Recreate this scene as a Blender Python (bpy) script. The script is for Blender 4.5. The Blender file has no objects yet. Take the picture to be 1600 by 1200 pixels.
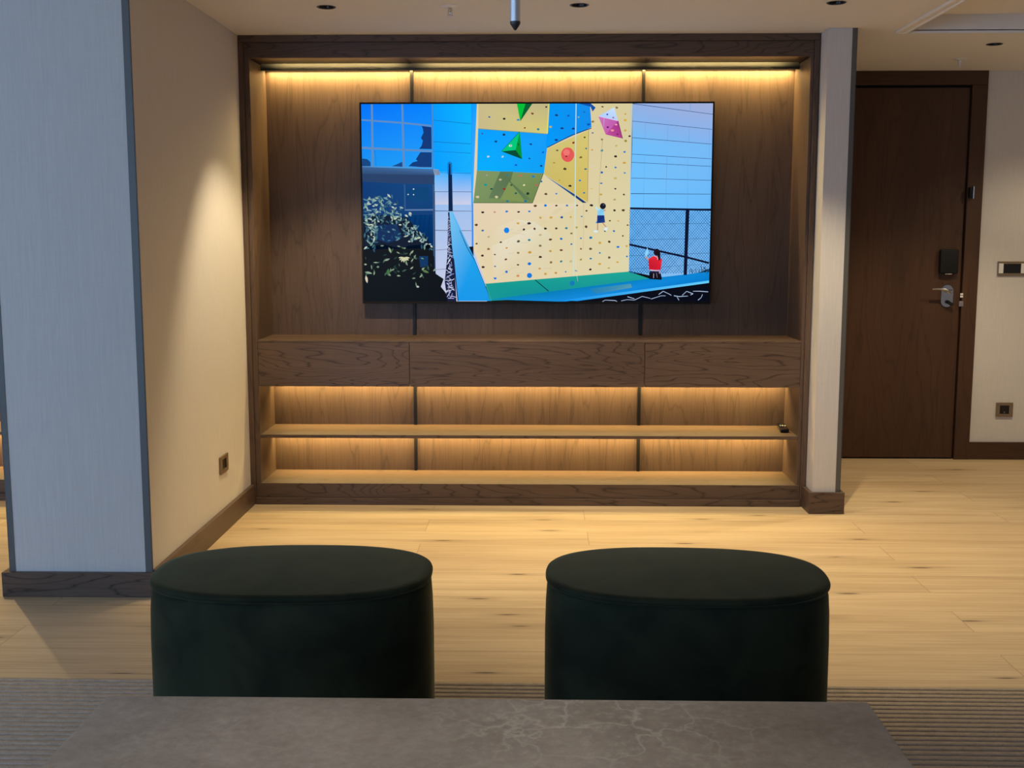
import bpy, bmesh, math, random
from mathutils import Vector, Matrix

# ------------------------------------------------------------------ camera
S = bpy.context.scene
COL = S.collection
cam_d = bpy.data.cameras.new('camera')
cam = bpy.data.objects.new('camera', cam_d)
COL.objects.link(cam)
cam_d.sensor_width = 36.0
cam_d.lens = 39.6
cam_d.clip_start = 0.05
cam.location = (1.50, -5.80, 1.40)
cam.rotation_euler = (math.pi/2 - 0.12939, 0.0, 0.0208)
S.camera = cam

# ------------------------------------------------------------------ world, exposure, large lights
S.view_settings.view_transform = 'Standard'
S.view_settings.look = 'None'
S.view_settings.exposure = 0.0
S.view_settings.gamma = 1.0
S.view_settings.use_curve_mapping = False
world = bpy.data.worlds.new('world')
S.world = world
world.use_nodes = True
wb = world.node_tree.nodes['Background']
wb.inputs[0].default_value = (0.42, 0.62, 1.0, 1)
wb.inputs[1].default_value = 1.2


def area_light(name, loc, rot, sx, sy, power, color, spread=180.0, parent=None):
    d = bpy.data.lights.new(name, 'AREA')
    d.shape = 'RECTANGLE'
    d.size, d.size_y = sx, sy
    d.energy, d.color = power, color
    d.spread = math.radians(spread)
    o = bpy.data.objects.new(name, d)
    COL.objects.link(o)
    o.location, o.rotation_euler = loc, rot
    if parent:
        o.parent = parent
        o.location = Vector(loc) - parent.location
    return o


# daylight entering through the window opening of the outer left wall (out of frame)
WINDOW_POWER = 80.0
area_light('window_daylight', (-3.96, -5.0, 1.25), (0, -math.pi/2, 0), 2.0, 3.6, WINDOW_POWER, (0.32, 0.58, 1.0))
area_light('rear_window_daylight', (-1.2, -8.56, 1.25), (math.pi/2, 0, 0), 3.0, 2.0, 78.0, (0.32, 0.58, 1.0))

LED = (1.0, 0.73, 0.28)
WARM = (1.0, 0.82, 0.54)
SPOT_W = 108.0


# ------------------------------------------------------------------ helpers
def lin(c):
    r = []
    for v in c:
        v = v/255.0
        r.append(v/12.92 if v <= 0.04045 else ((v+0.055)/1.055)**2.4)
    return tuple(r)


class MB:
    """collects shapes (world coordinates) into one mesh"""
    def __init__(self):
        self.bm = bmesh.new()

    def box(self, x0, x1, y0, y1, z0, z1, bev=0.0, seg=2):
        r = bmesh.ops.create_cube(self.bm, size=1.0)
        vs = r['verts']
        for v in vs:
            v.co = Vector(((x0+x1)/2 + v.co.x*(x1-x0), (y0+y1)/2 + v.co.y*(y1-y0), (z0+z1)/2 + v.co.z*(z1-z0)))
        if bev > 0:
            es = list({e for v in vs for e in v.link_edges})
            bmesh.ops.bevel(self.bm, geom=es, offset=bev, segments=seg, profile=0.5, affect='EDGES')
        return self

    def poly(self, pts):
        self.bm.faces.new([self.bm.verts.new(p) for p in pts])
        return self

    def rings(self, rings, cap0=True, cap1=True, closed=True):
        R = [[self.bm.verts.new(p) for p in r] for r in rings]
        for a, b in zip(R, R[1:]):
            n = len(a)
            for i in range(n if closed else n-1):
                self.bm.faces.new((a[i], a[(i+1) % n], b[(i+1) % n], b[i]))
        if cap0:
            self.bm.faces.new(list(reversed(R[0])))
        if cap1:
            self.bm.faces.new(R[-1])
        return self

    def lathe(self, cx, cy, prof, n=32, axis='z', cap0=True, cap1=True):
        """prof: list of (radius, height along axis)"""
        rs = []
        for r, h in prof:
            ring = []
            for i in range(n):
                t = 2*math.pi*i/n
                c, s = r*math.cos(t), r*math.sin(t)
                if axis == 'z':
                    ring.append((cx+c, cy+s, h))
                elif axis == 'y':      # cx = x, cy = z, h = y
                    ring.append((cx+c, h, cy+s))
                else:                  # axis x: cx = y, cy = z
                    ring.append((h, cx+c, cy+s))
            rs.append(ring)
        return self.rings(rs, cap0, cap1)

    def prism_y(self, pts, y0, y1):
        """outline pts (x,z) extruded along y"""
        return self.rings([[(x, y0, z) for x, z in pts], [(x, y1, z) for x, z in pts]])

    def build(self, name, mat, parent=None, smooth=False, angle=None):
        bm = self.bm
        bmesh.ops.recalc_face_normals(bm, faces=bm.faces[:])
        if parent is not None:
            off = Vector(parent.location)
            p = parent.parent
            while p is not None:
                off += Vector(p.location)
                p = p.parent
            bmesh.ops.translate(bm, verts=bm.verts[:], vec=-off)
        me = bpy.data.meshes.new(name)
        bm.to_mesh(me)
        bm.free()
        for m in (mat if isinstance(mat, (list, tuple)) else [mat]):
            me.materials.append(m)
        if smooth:
            me.polygons.foreach_set('use_smooth', [True]*len(me.polygons))
            if angle:
                me.set_sharp_from_angle(angle=math.radians(angle))
        o = bpy.data.objects.new(name, me)
        COL.objects.link(o)
        if parent is not None:
            o.parent = parent
        return o


def thing(name, label, cat, loc, group=None):
    o = bpy.data.objects.new(name, None)
    o.empty_display_size = 0.1
    COL.objects.link(o)
    o.location = loc
    tag(o, label, cat, group)
    return o


def tag(o, label=None, cat=None, group=None, kind=None):
    if label:
        o['label'] = label
    if cat:
        o['category'] = cat
    if group:
        o['group'] = group
    if kind:
        o['kind'] = kind
    return o


def struct(o):
    o['kind'] = 'structure'
    return o


def copy_tree(o, parent=None):
    c = o.copy()
    COL.objects.link(c)
    c.parent = parent
    for ch in list(o.children):
        copy_tree(ch, c)
    return c


# ------------------------------------------------------------------ materials
def new_mat(name):
    m = bpy.data.materials.new(name)
    m.use_nodes = True
    nt = m.node_tree
    b = nt.nodes['Principled BSDF']
    return m, nt, b


def N(nt, t, **kw):
    n = nt.nodes.new(t)
    for k, v in kw.items():
        setattr(n, k, v)
    return n


def plain(name, col, rough=0.5, metal=0.0, emit=None, es=0.0):
    m, nt, b = new_mat(name)
    b.inputs['Base Color'].default_value = (*col, 1)
    b.inputs['Roughness'].default_value = rough
    b.inputs['Metallic'].default_value = metal
    if emit:
        b.inputs['Emission Color'].default_value = (*emit, 1)
        b.inputs['Emission Strength'].default_value = es
    return m


def ramp(nt, stops):
    r = N(nt, 'ShaderNodeValToRGB')
    el = r.color_ramp.elements
    while len(el) < len(stops):
        el.new(0.5)
    for e, (p, c) in zip(el, stops):
        e.position = p
        e.color = (*c, 1) if len(c) == 3 else c
    return r


def pos_map(nt, scale, loc=(0, 0, 0), rand=False):
    g = N(nt, 'ShaderNodeNewGeometry')
    src = g.outputs['Position']
    if rand:
        oi = N(nt, 'ShaderNodeObjectInfo')
        mul = N(nt, 'ShaderNodeVectorMath', operation='MULTIPLY_ADD')
        comb = N(nt, 'ShaderNodeCombineXYZ')
        for i in range(3):
            nt.links.new(oi.outputs['Random'], comb.inputs[i])
        mul.inputs[1].default_value = (7.0, 5.0, 9.0)
        nt.links.new(comb.outputs[0], mul.inputs[0])
        nt.links.new(src, mul.inputs[2])
        src = mul.outputs[0]
    mp = N(nt, 'ShaderNodeMapping')
    mp.inputs['Scale'].default_value = scale
    mp.inputs['Location'].default_value = loc
    nt.links.new(src, mp.inputs[0])
    return mp.outputs[0]


def noise(nt, vec, scale, detail=4, rough=0.55, dist=0.0):
    n = N(nt, 'ShaderNodeTexNoise')
    n.inputs['Scale'].default_value = scale
    n.inputs['Detail'].default_value = detail
    n.inputs['Roughness'].default_value = rough
    n.inputs['Distortion'].default_value = dist
    nt.links.new(vec, n.inputs['Vector'])
    return n.outputs['Fac']


def math_n(nt, op, a, b=None, clamp=False):
    n = N(nt, 'ShaderNodeMath', operation=op, use_clamp=clamp)
    for i, v in enumerate((a, b)):
        if v is None:
            continue
        if isinstance(v, (int, float)):
            n.inputs[i].default_value = v
        else:
            nt.links.new(v, n.inputs[i])
    return n.outputs[0]


def mix(nt, fac, a, b, typ='MIX'):
    n = N(nt, 'ShaderNodeMix', data_type='RGBA', blend_type=typ)
    for k, v in ((0, fac), (6, a), (7, b)):
        if isinstance(v, (int, float)):
            n.inputs[k].default_value = v
        elif isinstance(v, tuple):
            n.inputs[k].default_value = (*v, 1) if len(v) == 3 else v
        else:
            nt.links.new(v, n.inputs[k])
    return n.outputs[2]


def bump(nt, b, h, strength, dist):
    n = N(nt, 'ShaderNodeBump')
    n.inputs['Strength'].default_value = strength
    n.inputs['Distance'].default_value = dist
    nt.links.new(h, n.inputs['Height'])
    nt.links.new(n.outputs[0], b.inputs['Normal'])


def wood(name, along, light, dark, vein, ring=16.0, rough=0.42, cath=1.0):
    """stained oak veneer: growth rings as contours of a stretched noise, plus fine pores"""
    m, nt, b = new_mat(name)
    st = [6.5, 6.5, 6.5]
    st['xyz'.index(along)] = 0.75
    v1 = pos_map(nt, tuple(st), rand=True)
    n1 = noise(nt, v1, 1.0, 4.0, 0.40, 0.35)
    sn = math_n(nt, 'FRACT', math_n(nt, 'MULTIPLY', n1, ring))
    tri = math_n(nt, 'ABSOLUTE', math_n(nt, 'SUBTRACT', sn, 0.5))
    line = math_n(nt, 'POWER', math_n(nt, 'MULTIPLY', tri, 2.0), 7.0)
    fs = [230.0, 230.0, 230.0]
    fs['xyz'.index(along)] = 6.0
    fib = noise(nt, pos_map(nt, tuple(fs), rand=True), 1.0, 3.0, 0.6)
    bs = [9.0, 9.0, 9.0]
    bs['xyz'.index(along)] = 0.8
    broad = noise(nt, pos_map(nt, tuple(bs), loc=(3, 1, 2), rand=True), 1.0, 3.0, 0.5)
    rb = ramp(nt, [(0.32, dark), (0.68, light)])
    nt.links.new(math_n(nt, 'ADD', math_n(nt, 'MULTIPLY', fib, 0.55), math_n(nt, 'MULTIPLY', broad, 0.45)), rb.inputs[0])
    lw = math_n(nt, 'MULTIPLY', math_n(nt, 'MULTIPLY', line, fib), 1.5*cath, clamp=True)
    c = mix(nt, lw, rb.outputs[0], vein)
    nt.links.new(c, b.inputs['Base Color'])
    b.inputs['Roughness'].default_value = rough
    b.inputs['Specular IOR Level'].default_value = 0.35
    bump(nt, b, math_n(nt, 'SUBTRACT', fib, math_n(nt, 'MULTIPLY', line, 0.4)), 0.25, 0.0006)
    return m


OAK_L, OAK_D, OAK_V = (0.130, 0.082, 0.055), (0.078, 0.047, 0.031), (0.030, 0.017, 0.010)
M = {}
M['oak_v'] = wood('dark_oak_vertical', 'z', OAK_L, OAK_D, OAK_V, ring=11, cath=0.55)
M['oak_h'] = wood('dark_oak_horizontal', 'x', OAK_L, OAK_D, OAK_V, ring=26, cath=1.15)
M['oak_y'] = wood('dark_oak_lengthwise', 'y', OAK_L, OAK_D, OAK_V, ring=10, cath=0.5)
M['door'] = wood('door_oak', 'z', (0.074, 0.034, 0.016), (0.047, 0.021, 0.010), (0.02, 0.009, 0.005), ring=9, cath=0.55, rough=0.5)
M['door_h'] = wood('door_oak_across', 'x', (0.074, 0.034, 0.016), (0.047, 0.021, 0.010), (0.02, 0.009, 0.005), ring=9, cath=0.5, rough=0.5)


def fabric_wall(name, col):
    m, nt, b = new_mat(name)
    a = noise(nt, pos_map(nt, (160, 160, 7)), 1.0, 4, 0.65)
    c = noise(nt, pos_map(nt, (14, 14, 220)), 1.0, 3, 0.6)
    s = math_n(nt, 'ADD', math_n(nt, 'MULTIPLY', a, 0.75), math_n(nt, 'MULTIPLY', c, 0.25))
    r = ramp(nt, [(0.3, tuple(v*0.92 for v in col)), (0.7, tuple(v*1.04 for v in col))])
    nt.links.new(s, r.inputs[0])
    nt.links.new(r.outputs[0], b.inputs['Base Color'])
    b.inputs['Roughness'].default_value = 0.9
    b.inputs['Specular IOR Level'].default_value = 0.15
    bump(nt, b, s, 0.25, 0.0008)
    return m


M['wall'] = fabric_wall('linen_wallcovering', (0.61, 0.57, 0.52))
M['ceil'] = plain('ceiling_paint', (0.75, 0.715, 0.67), 0.9)
M['strip'] = plain('bronze_grey_metal', (0.12, 0.115, 0.105), 0.5, 0.4)
M['black'] = plain('matt_black', (0.008, 0.008, 0.009), 0.6)
M['black'].node_tree.nodes['Principled BSDF'].inputs['Specular IOR Level'].default_value = 0.2
M['gloss_black'] = plain('gloss_black', (0.006, 0.006, 0.008), 0.12)
M['profile'] = plain('dark_profile', (0.008, 0.007, 0.006), 0.45, 0.3)
M['steel'] = plain('brushed_steel', (0.55, 0.53, 0.50), 0.28, 1.0)
M['tube'] = plain('satin_steel', (0.85, 0.85, 0.86), 0.45, 1.0)
M['chrome'] = plain('chrome', (0.62, 0.62, 0.63), 0.16, 1.0)
M['tip'] = plain('dark_tip', (0.06, 0.055, 0.05), 0.4, 0.6)
M['bronze'] = plain('bronze_plate', (0.30, 0.235, 0.16), 0.38, 0.85)
M['white'] = plain('white_plastic', (0.72, 0.70, 0.66), 0.4)
M['led'] = plain('led_diffuser', (0.9, 0.8, 0.6), 0.5, 0, (1.0, 0.78, 0.30), 5.0)
M['lens'] = plain('lamp_lens', (0.08, 0.07, 0.06), 0.2)
M['reflector'] = plain('dark_reflector', (0.03, 0.022, 0.02), 0.22, 0.7)
M['dark_gap'] = plain('shadow_joint', (0.012, 0.007, 0.005), 0.8)


def floor_mat():
    m, nt, b = new_mat('oak_plank_floor')
    g = N(nt, 'ShaderNodeNewGeometry')
    mp = N(nt, 'ShaderNodeMapping')
    mp.inputs['Location'].default_value = (0.35, 0.085, 0)
    nt.links.new(g.outputs['Position'], mp.inputs[0])
    br = N(nt, 'ShaderNodeTexBrick')
    br.offset = 0.37
    br.offset_frequency = 2
    br.inputs['Scale'].default_value = 1.0
    br.inputs['Mortar Size'].default_value = 0.0011
    br.inputs['Mortar Smooth'].default_value = 0.3
    br.inputs['Bias'].default_value = 0.0
    br.inputs['Brick Width'].default_value = 2.1
    br.inputs['Row Height'].default_value = 0.225
    br.inputs['Color1'].default_value = (0, 0, 0, 1)
    br.inputs['Color2'].default_value = (1, 1, 1, 1)
    br.inputs['Mortar'].default_value = (0.5, 0.5, 0.5, 1)
    nt.links.new(mp.outputs[0], br.inputs['Vector'])
    # per-plank offset of the grain
    comb = N(nt, 'ShaderNodeCombineXYZ')
    sep = N(nt, 'ShaderNodeSeparateColor')
    nt.links.new(br.outputs['Color'], sep.inputs[0])
    nt.links.new(math_n(nt, 'MULTIPLY', sep.outputs[0], 13.0), comb.inputs[2])
    nt.links.new(math_n(nt, 'MULTIPLY', sep.outputs[0], 4.7), comb.inputs[0])
    add = N(nt, 'ShaderNodeVectorMath', operation='ADD')
    nt.links.new(mp.outputs[0], add.inputs[0])
    nt.links.new(comb.outputs[0], add.inputs[1])

    def mapped(sc):
        q = N(nt, 'ShaderNodeMapping')
        q.inputs['Scale'].default_value = sc
        nt.links.new(add.outputs[0], q.inputs[0])
        return q.outputs[0]
    fib = noise(nt, mapped((2.2, 90, 1)), 1.0, 5, 0.62)
    broad = noise(nt, mapped((0.9, 11, 1)), 1.0, 4, 0.55, 0.3)
    s = math_n(nt, 'ADD', math_n(nt, 'MULTIPLY', fib, 0.5), math_n(nt, 'MULTIPLY', broad, 0.5))
    r = ramp(nt, [(0.33, (0.36, 0.250, 0.138)), (0.52, (0.50, 0.372, 0.218)), (0.68, (0.60, 0.465, 0.29))])
    nt.links.new(s, r.inputs[0])
    tone = mix(nt, math_n(nt, 'MULTIPLY', sep.outputs[0], 0.26), r.outputs[0], (0.40, 0.265, 0.15))
    # knots
    vo = N(nt, 'ShaderNodeTexVoronoi', voronoi_dimensions='2D')
    vo.inputs['Scale'].default_value = 1.0
    vo.inputs['Randomness'].default_value = 1.0
    q = mapped((0.9, 4.6, 1))
    nt.links.new(q, vo.inputs['Vector'])
    d = math_n(nt, 'ADD', vo.outputs['Distance'], math_n(nt, 'MULTIPLY', math_n(nt, 'SUBTRACT', fib, 0.5), 0.10))
    kr = ramp(nt, [(0.0, (1, 1, 1)), (0.018, (0.85, 0.85, 0.85)), (0.045, (0.2, 0.2, 0.2)), (0.15, (0, 0, 0))])
    nt.links.new(d, kr.inputs[0])
    col = mix(nt, kr.outputs[0], tone, (0.085, 0.045, 0.022))
    col = mix(nt, math_n(nt, 'MULTIPLY', br.outputs['Fac'], 0.75), col, (0.10, 0.058, 0.03))
    nt.links.new(col, b.inputs['Base Color'])
    b.inputs['Roughness'].default_value = 0.5
    b.inputs['Specular IOR Level'].default_value = 0.3
    bump(nt, b, math_n(nt, 'SUBTRACT', fib, br.outputs['Fac']), 0.15, 0.0008)
    return m


M['floor'] = floor_mat()


def carpet_mat():
    m, nt, b = new_mat('ribbed_carpet')
    f = noise(nt, pos_map(nt, (380, 380, 380)), 1.0, 3, 0.7)
    g = noise(nt, pos_map(nt, (30, 90, 10)), 1.0, 3, 0.6)
    s = math_n(nt, 'ADD', math_n(nt, 'MULTIPLY', f, 0.6), math_n(nt, 'MULTIPLY', g, 0.4))
    r = ramp(nt, [(0.3, (0.27, 0.215, 0.165)), (0.7, (0.53, 0.45, 0.365))])
    nt.links.new(s, r.inputs[0])
    nt.links.new(r.outputs[0], b.inputs['Base Color'])
    b.inputs['Roughness'].default_value = 1.0
    b.inputs['Specular IOR Level'].default_value = 0.0
    bump(nt, b, f, 0.8, 0.002)
    return m


M['carpet'] = carpet_mat()


def velvet_mat():
    m, nt, b = new_mat('green_velvet')
    n = noise(nt, pos_map(nt, (7, 5, 7), rand=True), 1.0, 3, 0.5, 0.6)
    r = ramp(nt, [(0.34, (0.011, 0.0135, 0.0065)), (0.68, (0.024, 0.028, 0.0135))])
    nt.links.new(n, r.inputs[0])
    nt.links.new(r.outputs[0], b.inputs['Base Color'])
    b.inputs['Roughness'].default_value = 0.75
    b.inputs['Specular IOR Level'].default_value = 0.12
    b.inputs['Sheen Weight'].default_value = 0.21
    b.inputs['Sheen Roughness'].default_value = 0.35
    b.inputs['Sheen Tint'].default_value = (0.72, 0.78, 0.48, 1)
    f = noise(nt, pos_map(nt, (500, 500, 500)), 1.0, 2, 0.6)
    bump(nt, b, f, 0.2, 0.0006)
    return m


M['velvet'] = velvet_mat()


def stone_mat():
    m, nt, b = new_mat('grey_brown_stone')
    v = pos_map(nt, (1, 1, 1))
    big = noise(nt, v, 3.2, 6, 0.62, 0.4)
    fine = noise(nt, v, 42.0, 6, 0.7, 0.2)
    s = math_n(nt, 'ADD', math_n(nt, 'MULTIPLY', big, 0.62), math_n(nt, 'MULTIPLY', fine, 0.38))
    r = ramp(nt, [(0.34, (0.20, 0.172, 0.150)), (0.5, (0.285, 0.252, 0.223)), (0.68, (0.39, 0.35, 0.315))])
    nt.links.new(s, r.inputs[0])
    # pale crazed veins, gathered in patches
    wob = N(nt, 'ShaderNodeTexNoise')
    wob.inputs['Scale'].default_value = 9.0
    wob.inputs['Detail'].default_value = 5
    nt.links.new(v, wob.inputs['Vector'])
    add = N(nt, 'ShaderNodeVectorMath', operation='MULTIPLY_ADD')
    add.inputs[1].default_value = (0.16, 0.16, 0.16)
    nt.links.new(wob.outputs['Color'], add.inputs[0])
    nt.links.new(v, add.inputs[2])
    vo = N(nt, 'ShaderNodeTexVoronoi', feature='DISTANCE_TO_EDGE')
    vo.inputs['Scale'].default_value = 6.5
    nt.links.new(add.outputs[0], vo.inputs['Vector'])
    vr = ramp(nt, [(0.0, (1, 1, 1)), (0.012, (0.55, 0.55, 0.55)), (0.04, (0, 0, 0))])
    nt.links.new(vo.outputs['Distance'], vr.inputs[0])
    mk = ramp(nt, [(0.50, (0, 0, 0)), (0.62, (1, 1, 1))])
    nt.links.new(noise(nt, pos_map(nt, (2.2, 2.2, 2.2), loc=(0.9, 0.35, 0)), 1.0, 3, 0.6), mk.inputs[0])
    dn = N(nt, 'ShaderNodeVectorMath', operation='DISTANCE')
    dn.inputs[1].default_value = (1.60, -3.56, 0.4)
    nt.links.new(v, dn.inputs[0])
    pk = ramp(nt, [(0.10, (1, 1, 1)), (0.36, (0, 0, 0))])
    nt.links.new(math_n(nt, 'ADD', dn.outputs['Value'], math_n(nt, 'MULTIPLY', math_n(nt, 'SUBTRACT', big, 0.5), 0.5)), pk.inputs[0])
    cl = ramp(nt, [(0.52, (0, 0, 0)), (0.72, (1, 1, 1))])
    nt.links.new(fine, cl.inputs[0])
    f = math_n(nt, 'MULTIPLY', math_n(nt, 'MAXIMUM', vr.outputs[0], math_n(nt, 'MULTIPLY', cl.outputs[0], 0.5)), math_n(nt, 'MAXIMUM', math_n(nt, 'MULTIPLY', mk.outputs[0], 0.35), pk.outputs[0]))
    c = mix(nt, math_n(nt, 'MULTIPLY', f, math_n(nt, 'MULTIPLY', fine, 0.95)), r.outputs[0], (0.62, 0.58, 0.53))
    nt.links.new(c, b.inputs['Base Color'])
    b.inputs['Roughness'].default_value = 0.5
    b.inputs['Specular IOR Level'].default_value = 0.35
    bump(nt, b, fine, 0.15, 0.0008)
    return m


M['stone'] = stone_mat()


def screen_mat():
    m, nt, b = new_mat('lit_screen_picture')
    a = N(nt, 'ShaderNodeVertexColor')
    a.layer_name = 'picture'
    b.inputs['Base Color'].default_value = (0.004, 0.004, 0.005, 1)
    b.inputs['Roughness'].default_value = 0.25
    b.inputs['Specular IOR Level'].default_value = 0.04
    nt.links.new(a.outputs[0], b.inputs['Emission Color'])
    b.inputs['Emission Strength'].default_value = 1.0
    return m


M['screen'] = screen_mat()

# ------------------------------------------------------------------ room shell
H = 2.407
XL, XR, YB, YF = -4.0, 5.4, -8.6, 1.318
mb = MB()
mb.box(XL, XR, YB, YF + 0.1, -0.06, 0.0)
struct(mb.build('floor', M['floor']))

# downlight openings and ceiling coffer
DL = [(0.575, -0.682), (1.688, -0.70), (2.797, -0.73), (3.906, 0.346), (-1.15, -0.70), (1.40, -4.70), (-0.90, -4.30), (4.95, 0.25)]
HX0, HX1, HY0, HY1, HZ = 3.325, 4.95, -2.3, -0.052, 2.485
R_CUT = 0.036
bm = bmesh.new()
def loop(pts):
    vs = [bm.verts.new(p) for p in pts]
    return [bm.edges.new((vs[i], vs[(i+1) % len(vs)])) for i in range(len(vs))]
ed = loop([(XL, YB, H), (XR, YB, H), (XR, YF + 0.1, H), (XL, YF + 0.1, H)])
ed += loop([(HX0, HY0, H), (HX1, HY0, H), (HX1, HY1, H), (HX0, HY1, H)])
for x, y in DL:
    ed += loop([(x + R_CUT*math.cos(2*math.pi*i/28), y + R_CUT*math.sin(2*math.pi*i/28), H) for i in range(28)])
bmesh.ops.triangle_fill(bm, use_beauty=True, use_dissolve=False, edges=ed)
q = [(HX0, HY0), (HX1, HY0), (HX1, HY1), (HX0, HY1)]
for (a, b_), (c, d) in zip(q, q[1:] + q[:1]):
    bm.faces.new([bm.verts.new(p) for p in ((a, b_, H), (c, d, H), (c, d, HZ), (a, b_, HZ))])
bm.faces.new([bm.verts.new((x, y, HZ)) for x, y in q])
mb = MB(); mb.bm.free(); mb.bm = bm
struct(mb.build('ceiling', M['ceil']))
mb = MB()
mb.rings([[(HX0 - o, HY0 - o, z), (HX1 + o, HY0 - o, z), (HX1 + o, HY1 + o*0.4, z), (HX0 - o, HY1 + o*0.4, z)]
          for o, z in ((0.055, H - 0.0002), (0.055, H - 0.006), (0.046, H - 0.010), (0.040, H - 0.007), (0.014, H - 0.007), (0.010, H - 0.012), (0.0, H - 0.012), (0.0, H + 0.004))], False, False)
struct(mb.build('trim_1', M['ceil']))

WT = H - 0.0005
PX0, PX1, PY = -0.563, 0.0, -1.540
mb = MB(); mb.box(PX0 + 0.001, PX1, PY, 0.42, 0.0, WT)
wall_left = struct(mb.build('wall_left', M['wall']))
mb = MB(); mb.box(XL, PX0 + 0.001, 0.43, 0.53, 0.0, WT); mb.box(PX1, 2.916, 0.43, 0.53, 0.0, WT)
struct(mb.build('wall_back', M['wall']))
CX0, CX1, CY = 2.917, 3.055, -0.134
mb = MB(); mb.box(CX0, CX1, CY, YF, 0.0, WT)
wall_right = struct(mb.build('wall_right', M['wall']))
mb = MB(); mb.box(4.20, XR, YF, YF + 0.1, 0.0, WT); mb.box(CX0, 3.10, YF, YF + 0.1, 0.0, WT)
wall_entry = struct(mb.build('wall_entry', M['wall']))
mb = MB(); mb.box(XR, XR + 0.1, YB, YF + 0.1, 0.0, WT)
struct(mb.build('wall_far_right', M['wall']))
mb = MB()
mb.box(XL, -2.75, YB - 0.1, YB, 0.0, WT); mb.box(0.35, XR, YB - 0.1, YB, 0.0, WT)
mb.box(-2.75, 0.35, YB - 0.1, YB, 0.0, 0.2); mb.box(-2.75, 0.35, YB - 0.1, YB, 2.3, WT)
struct(mb.build('wall_rear', M['wall']))
WY0, WY1, WZ0, WZ1 = -6.9, -3.1, 0.2, 2.3
mb = MB()
mb.box(XL - 0.1, XL, YB, WY0, 0, WT); mb.box(XL - 0.1, XL, WY1, YF + 0.1, 0, WT)
mb.box(XL - 0.1, XL, WY0, WY1, 0, WZ0); mb.box(XL - 0.1, XL, WY0, WY1, WZ1, WT)
struct(mb.build('wall_outer_left', M['wall']))
mb = MB()
for y in (WY0, -5.0 - 0.03, WY1 - 0.06):
    mb.box(XL - 0.09, XL - 0.05, y, y + 0.06, WZ0, WZ1)
mb.box(XL - 0.09, XL - 0.05, WY0, WY1, WZ0, WZ0 + 0.05); mb.box(XL - 0.09, XL - 0.05, WY0, WY1, WZ1 - 0.05, WZ1)
struct(mb.build('window_1', M['strip']))
mb = MB()
for x in (-2.75, -1.23, 0.29):
    mb.box(x, x + 0.06, YB - 0.09, YB - 0.05, 0.2, 2.3)
mb.box(-2.75, 0.35, YB - 0.09, YB - 0.05, 0.2, 0.25); mb.box(-2.75, 0.35, YB - 0.09, YB - 0.05, 2.25, 2.3)
struct(mb.build('window_2', M['strip']))

# metal corner strips on the wall ends
mb = MB()
mb.box(PX1 - 0.026, PX1 + 0.0015, PY - 0.0025, PY - 0.0003, 0.094, WT)
mb.box(PX1 + 0.0003, PX1 + 0.0025, PY - 0.0025, PY + 0.004, 0.094, WT)
struct(mb.build('trim_2', M['strip']))
mb = MB()
mb.box(PX0 - 0.001, PX0 + 0.021, PY - 0.0025, PY - 0.0003, 0.094, WT)
mb.box(PX0 - 0.0025, PX0 - 0.0003, PY - 0.0025, PY + 0.03, 0.094, WT)
struct(mb.build('trim_3', M['strip']))
mb = MB()
mb.box(CX1 - 0.022, CX1 + 0.0015, CY - 0.0025, CY - 0.0003, 0.108, WT)
mb.box(CX1 + 0.0003, CX1 + 0.0025, CY - 0.0025, CY + 0.025, 0.108, WT)
struct(mb.build('trim_4', M['strip']))

# baseboards
BB, BT = 0.098, 0.021
mb = MB()
mb.box(PX0 - 0.027, PX1 + BT, PY - BT, PY - 0.0003, 0, BB, 0.0015)
mb.box(PX0 - 0.027, PX0 - 0.0003, PY - 0.0003, 0.02, 0, BB, 0.0015)
baseboard = struct(mb.build('baseboard_left', M['oak_h']))
mb = MB(); mb.box(PX1 + 0.0003, PX1 + BT, PY - 0.0003, -0.004, 0, 0.107, 0.0015)
struct(mb.build('baseboard_left_side', M['oak_y']))
mb = MB()
mb.box(CX0 - BT, CX1 + BT, CY - BT, CY - 0.0003, 0, 0.111, 0.0015)
mb.box(CX0 - BT, CX0 - 0.0003, CY - 0.0003, -0.008, 0, 0.111, 0.0015)
mb.box(CX1 + 0.0003, CX1 + BT, CY - 0.0003, YF - 0.03, 0, 0.111, 0.0015)
struct(mb.build('baseboard_right', M['oak_h']))
mb = MB(); mb.box(4.254, XR, YF - 0.02, YF - 0.0003, 0, 0.111, 0.0015)
struct(mb.build('baseboard_entry', M['door_h']))

# ------------------------------------------------------------------ entry door
mb = MB()
FX0, FX1, FZ = 3.10, 4.254, 2.322
fy0, fy1 = YF - 0.024, YF + 0.06
mb.box(FX0, FX0 + 0.094, fy0, fy1, 0, FZ, 0.002)
mb.box(FX1 - 0.094, FX1, fy0, fy1, 0, FZ, 0.002)
frame = struct(mb.build('trim_5', M['door']))
mb = MB(); mb.box(FX0, FX1, fy0, fy1, FZ + 0.0005, WT, 0.002)
struct(mb.build('trim_6', M['door_h']))
mb = MB(); mb.box(FX0 + 0.09, FX1 - 0.09, fy1 - 0.012, fy1 + 0.01, 0.0, FZ)
struct(mb.build('trim_7', M['dark_gap']))
DX0, DX1, DZ = FX0 + 0.098, 4.153, 2.308
mb = MB(); mb.box(DX0, DX1, YF - 0.006, YF + 0.044, 0.010, DZ, 0.0015)
door = struct(mb.build('door_1', M['door']))
dy = YF - 0.006
# black lock housing
mb = MB(); mb.box(4.011, 4.124, dy - 0.032, dy, 1.176, 1.326, 0.008, 3)
lk = mb.build('lock_housing', M['black'], door, True, 40)
lk['label'] = 'black electronic lock housing'
mb = MB(); mb.box(4.045, 4.088, dy - 0.030, dy - 0.004, 1.1715, 1.1765, 0.002)
mb.build('card_slot', M['chrome'], lk)
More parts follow.
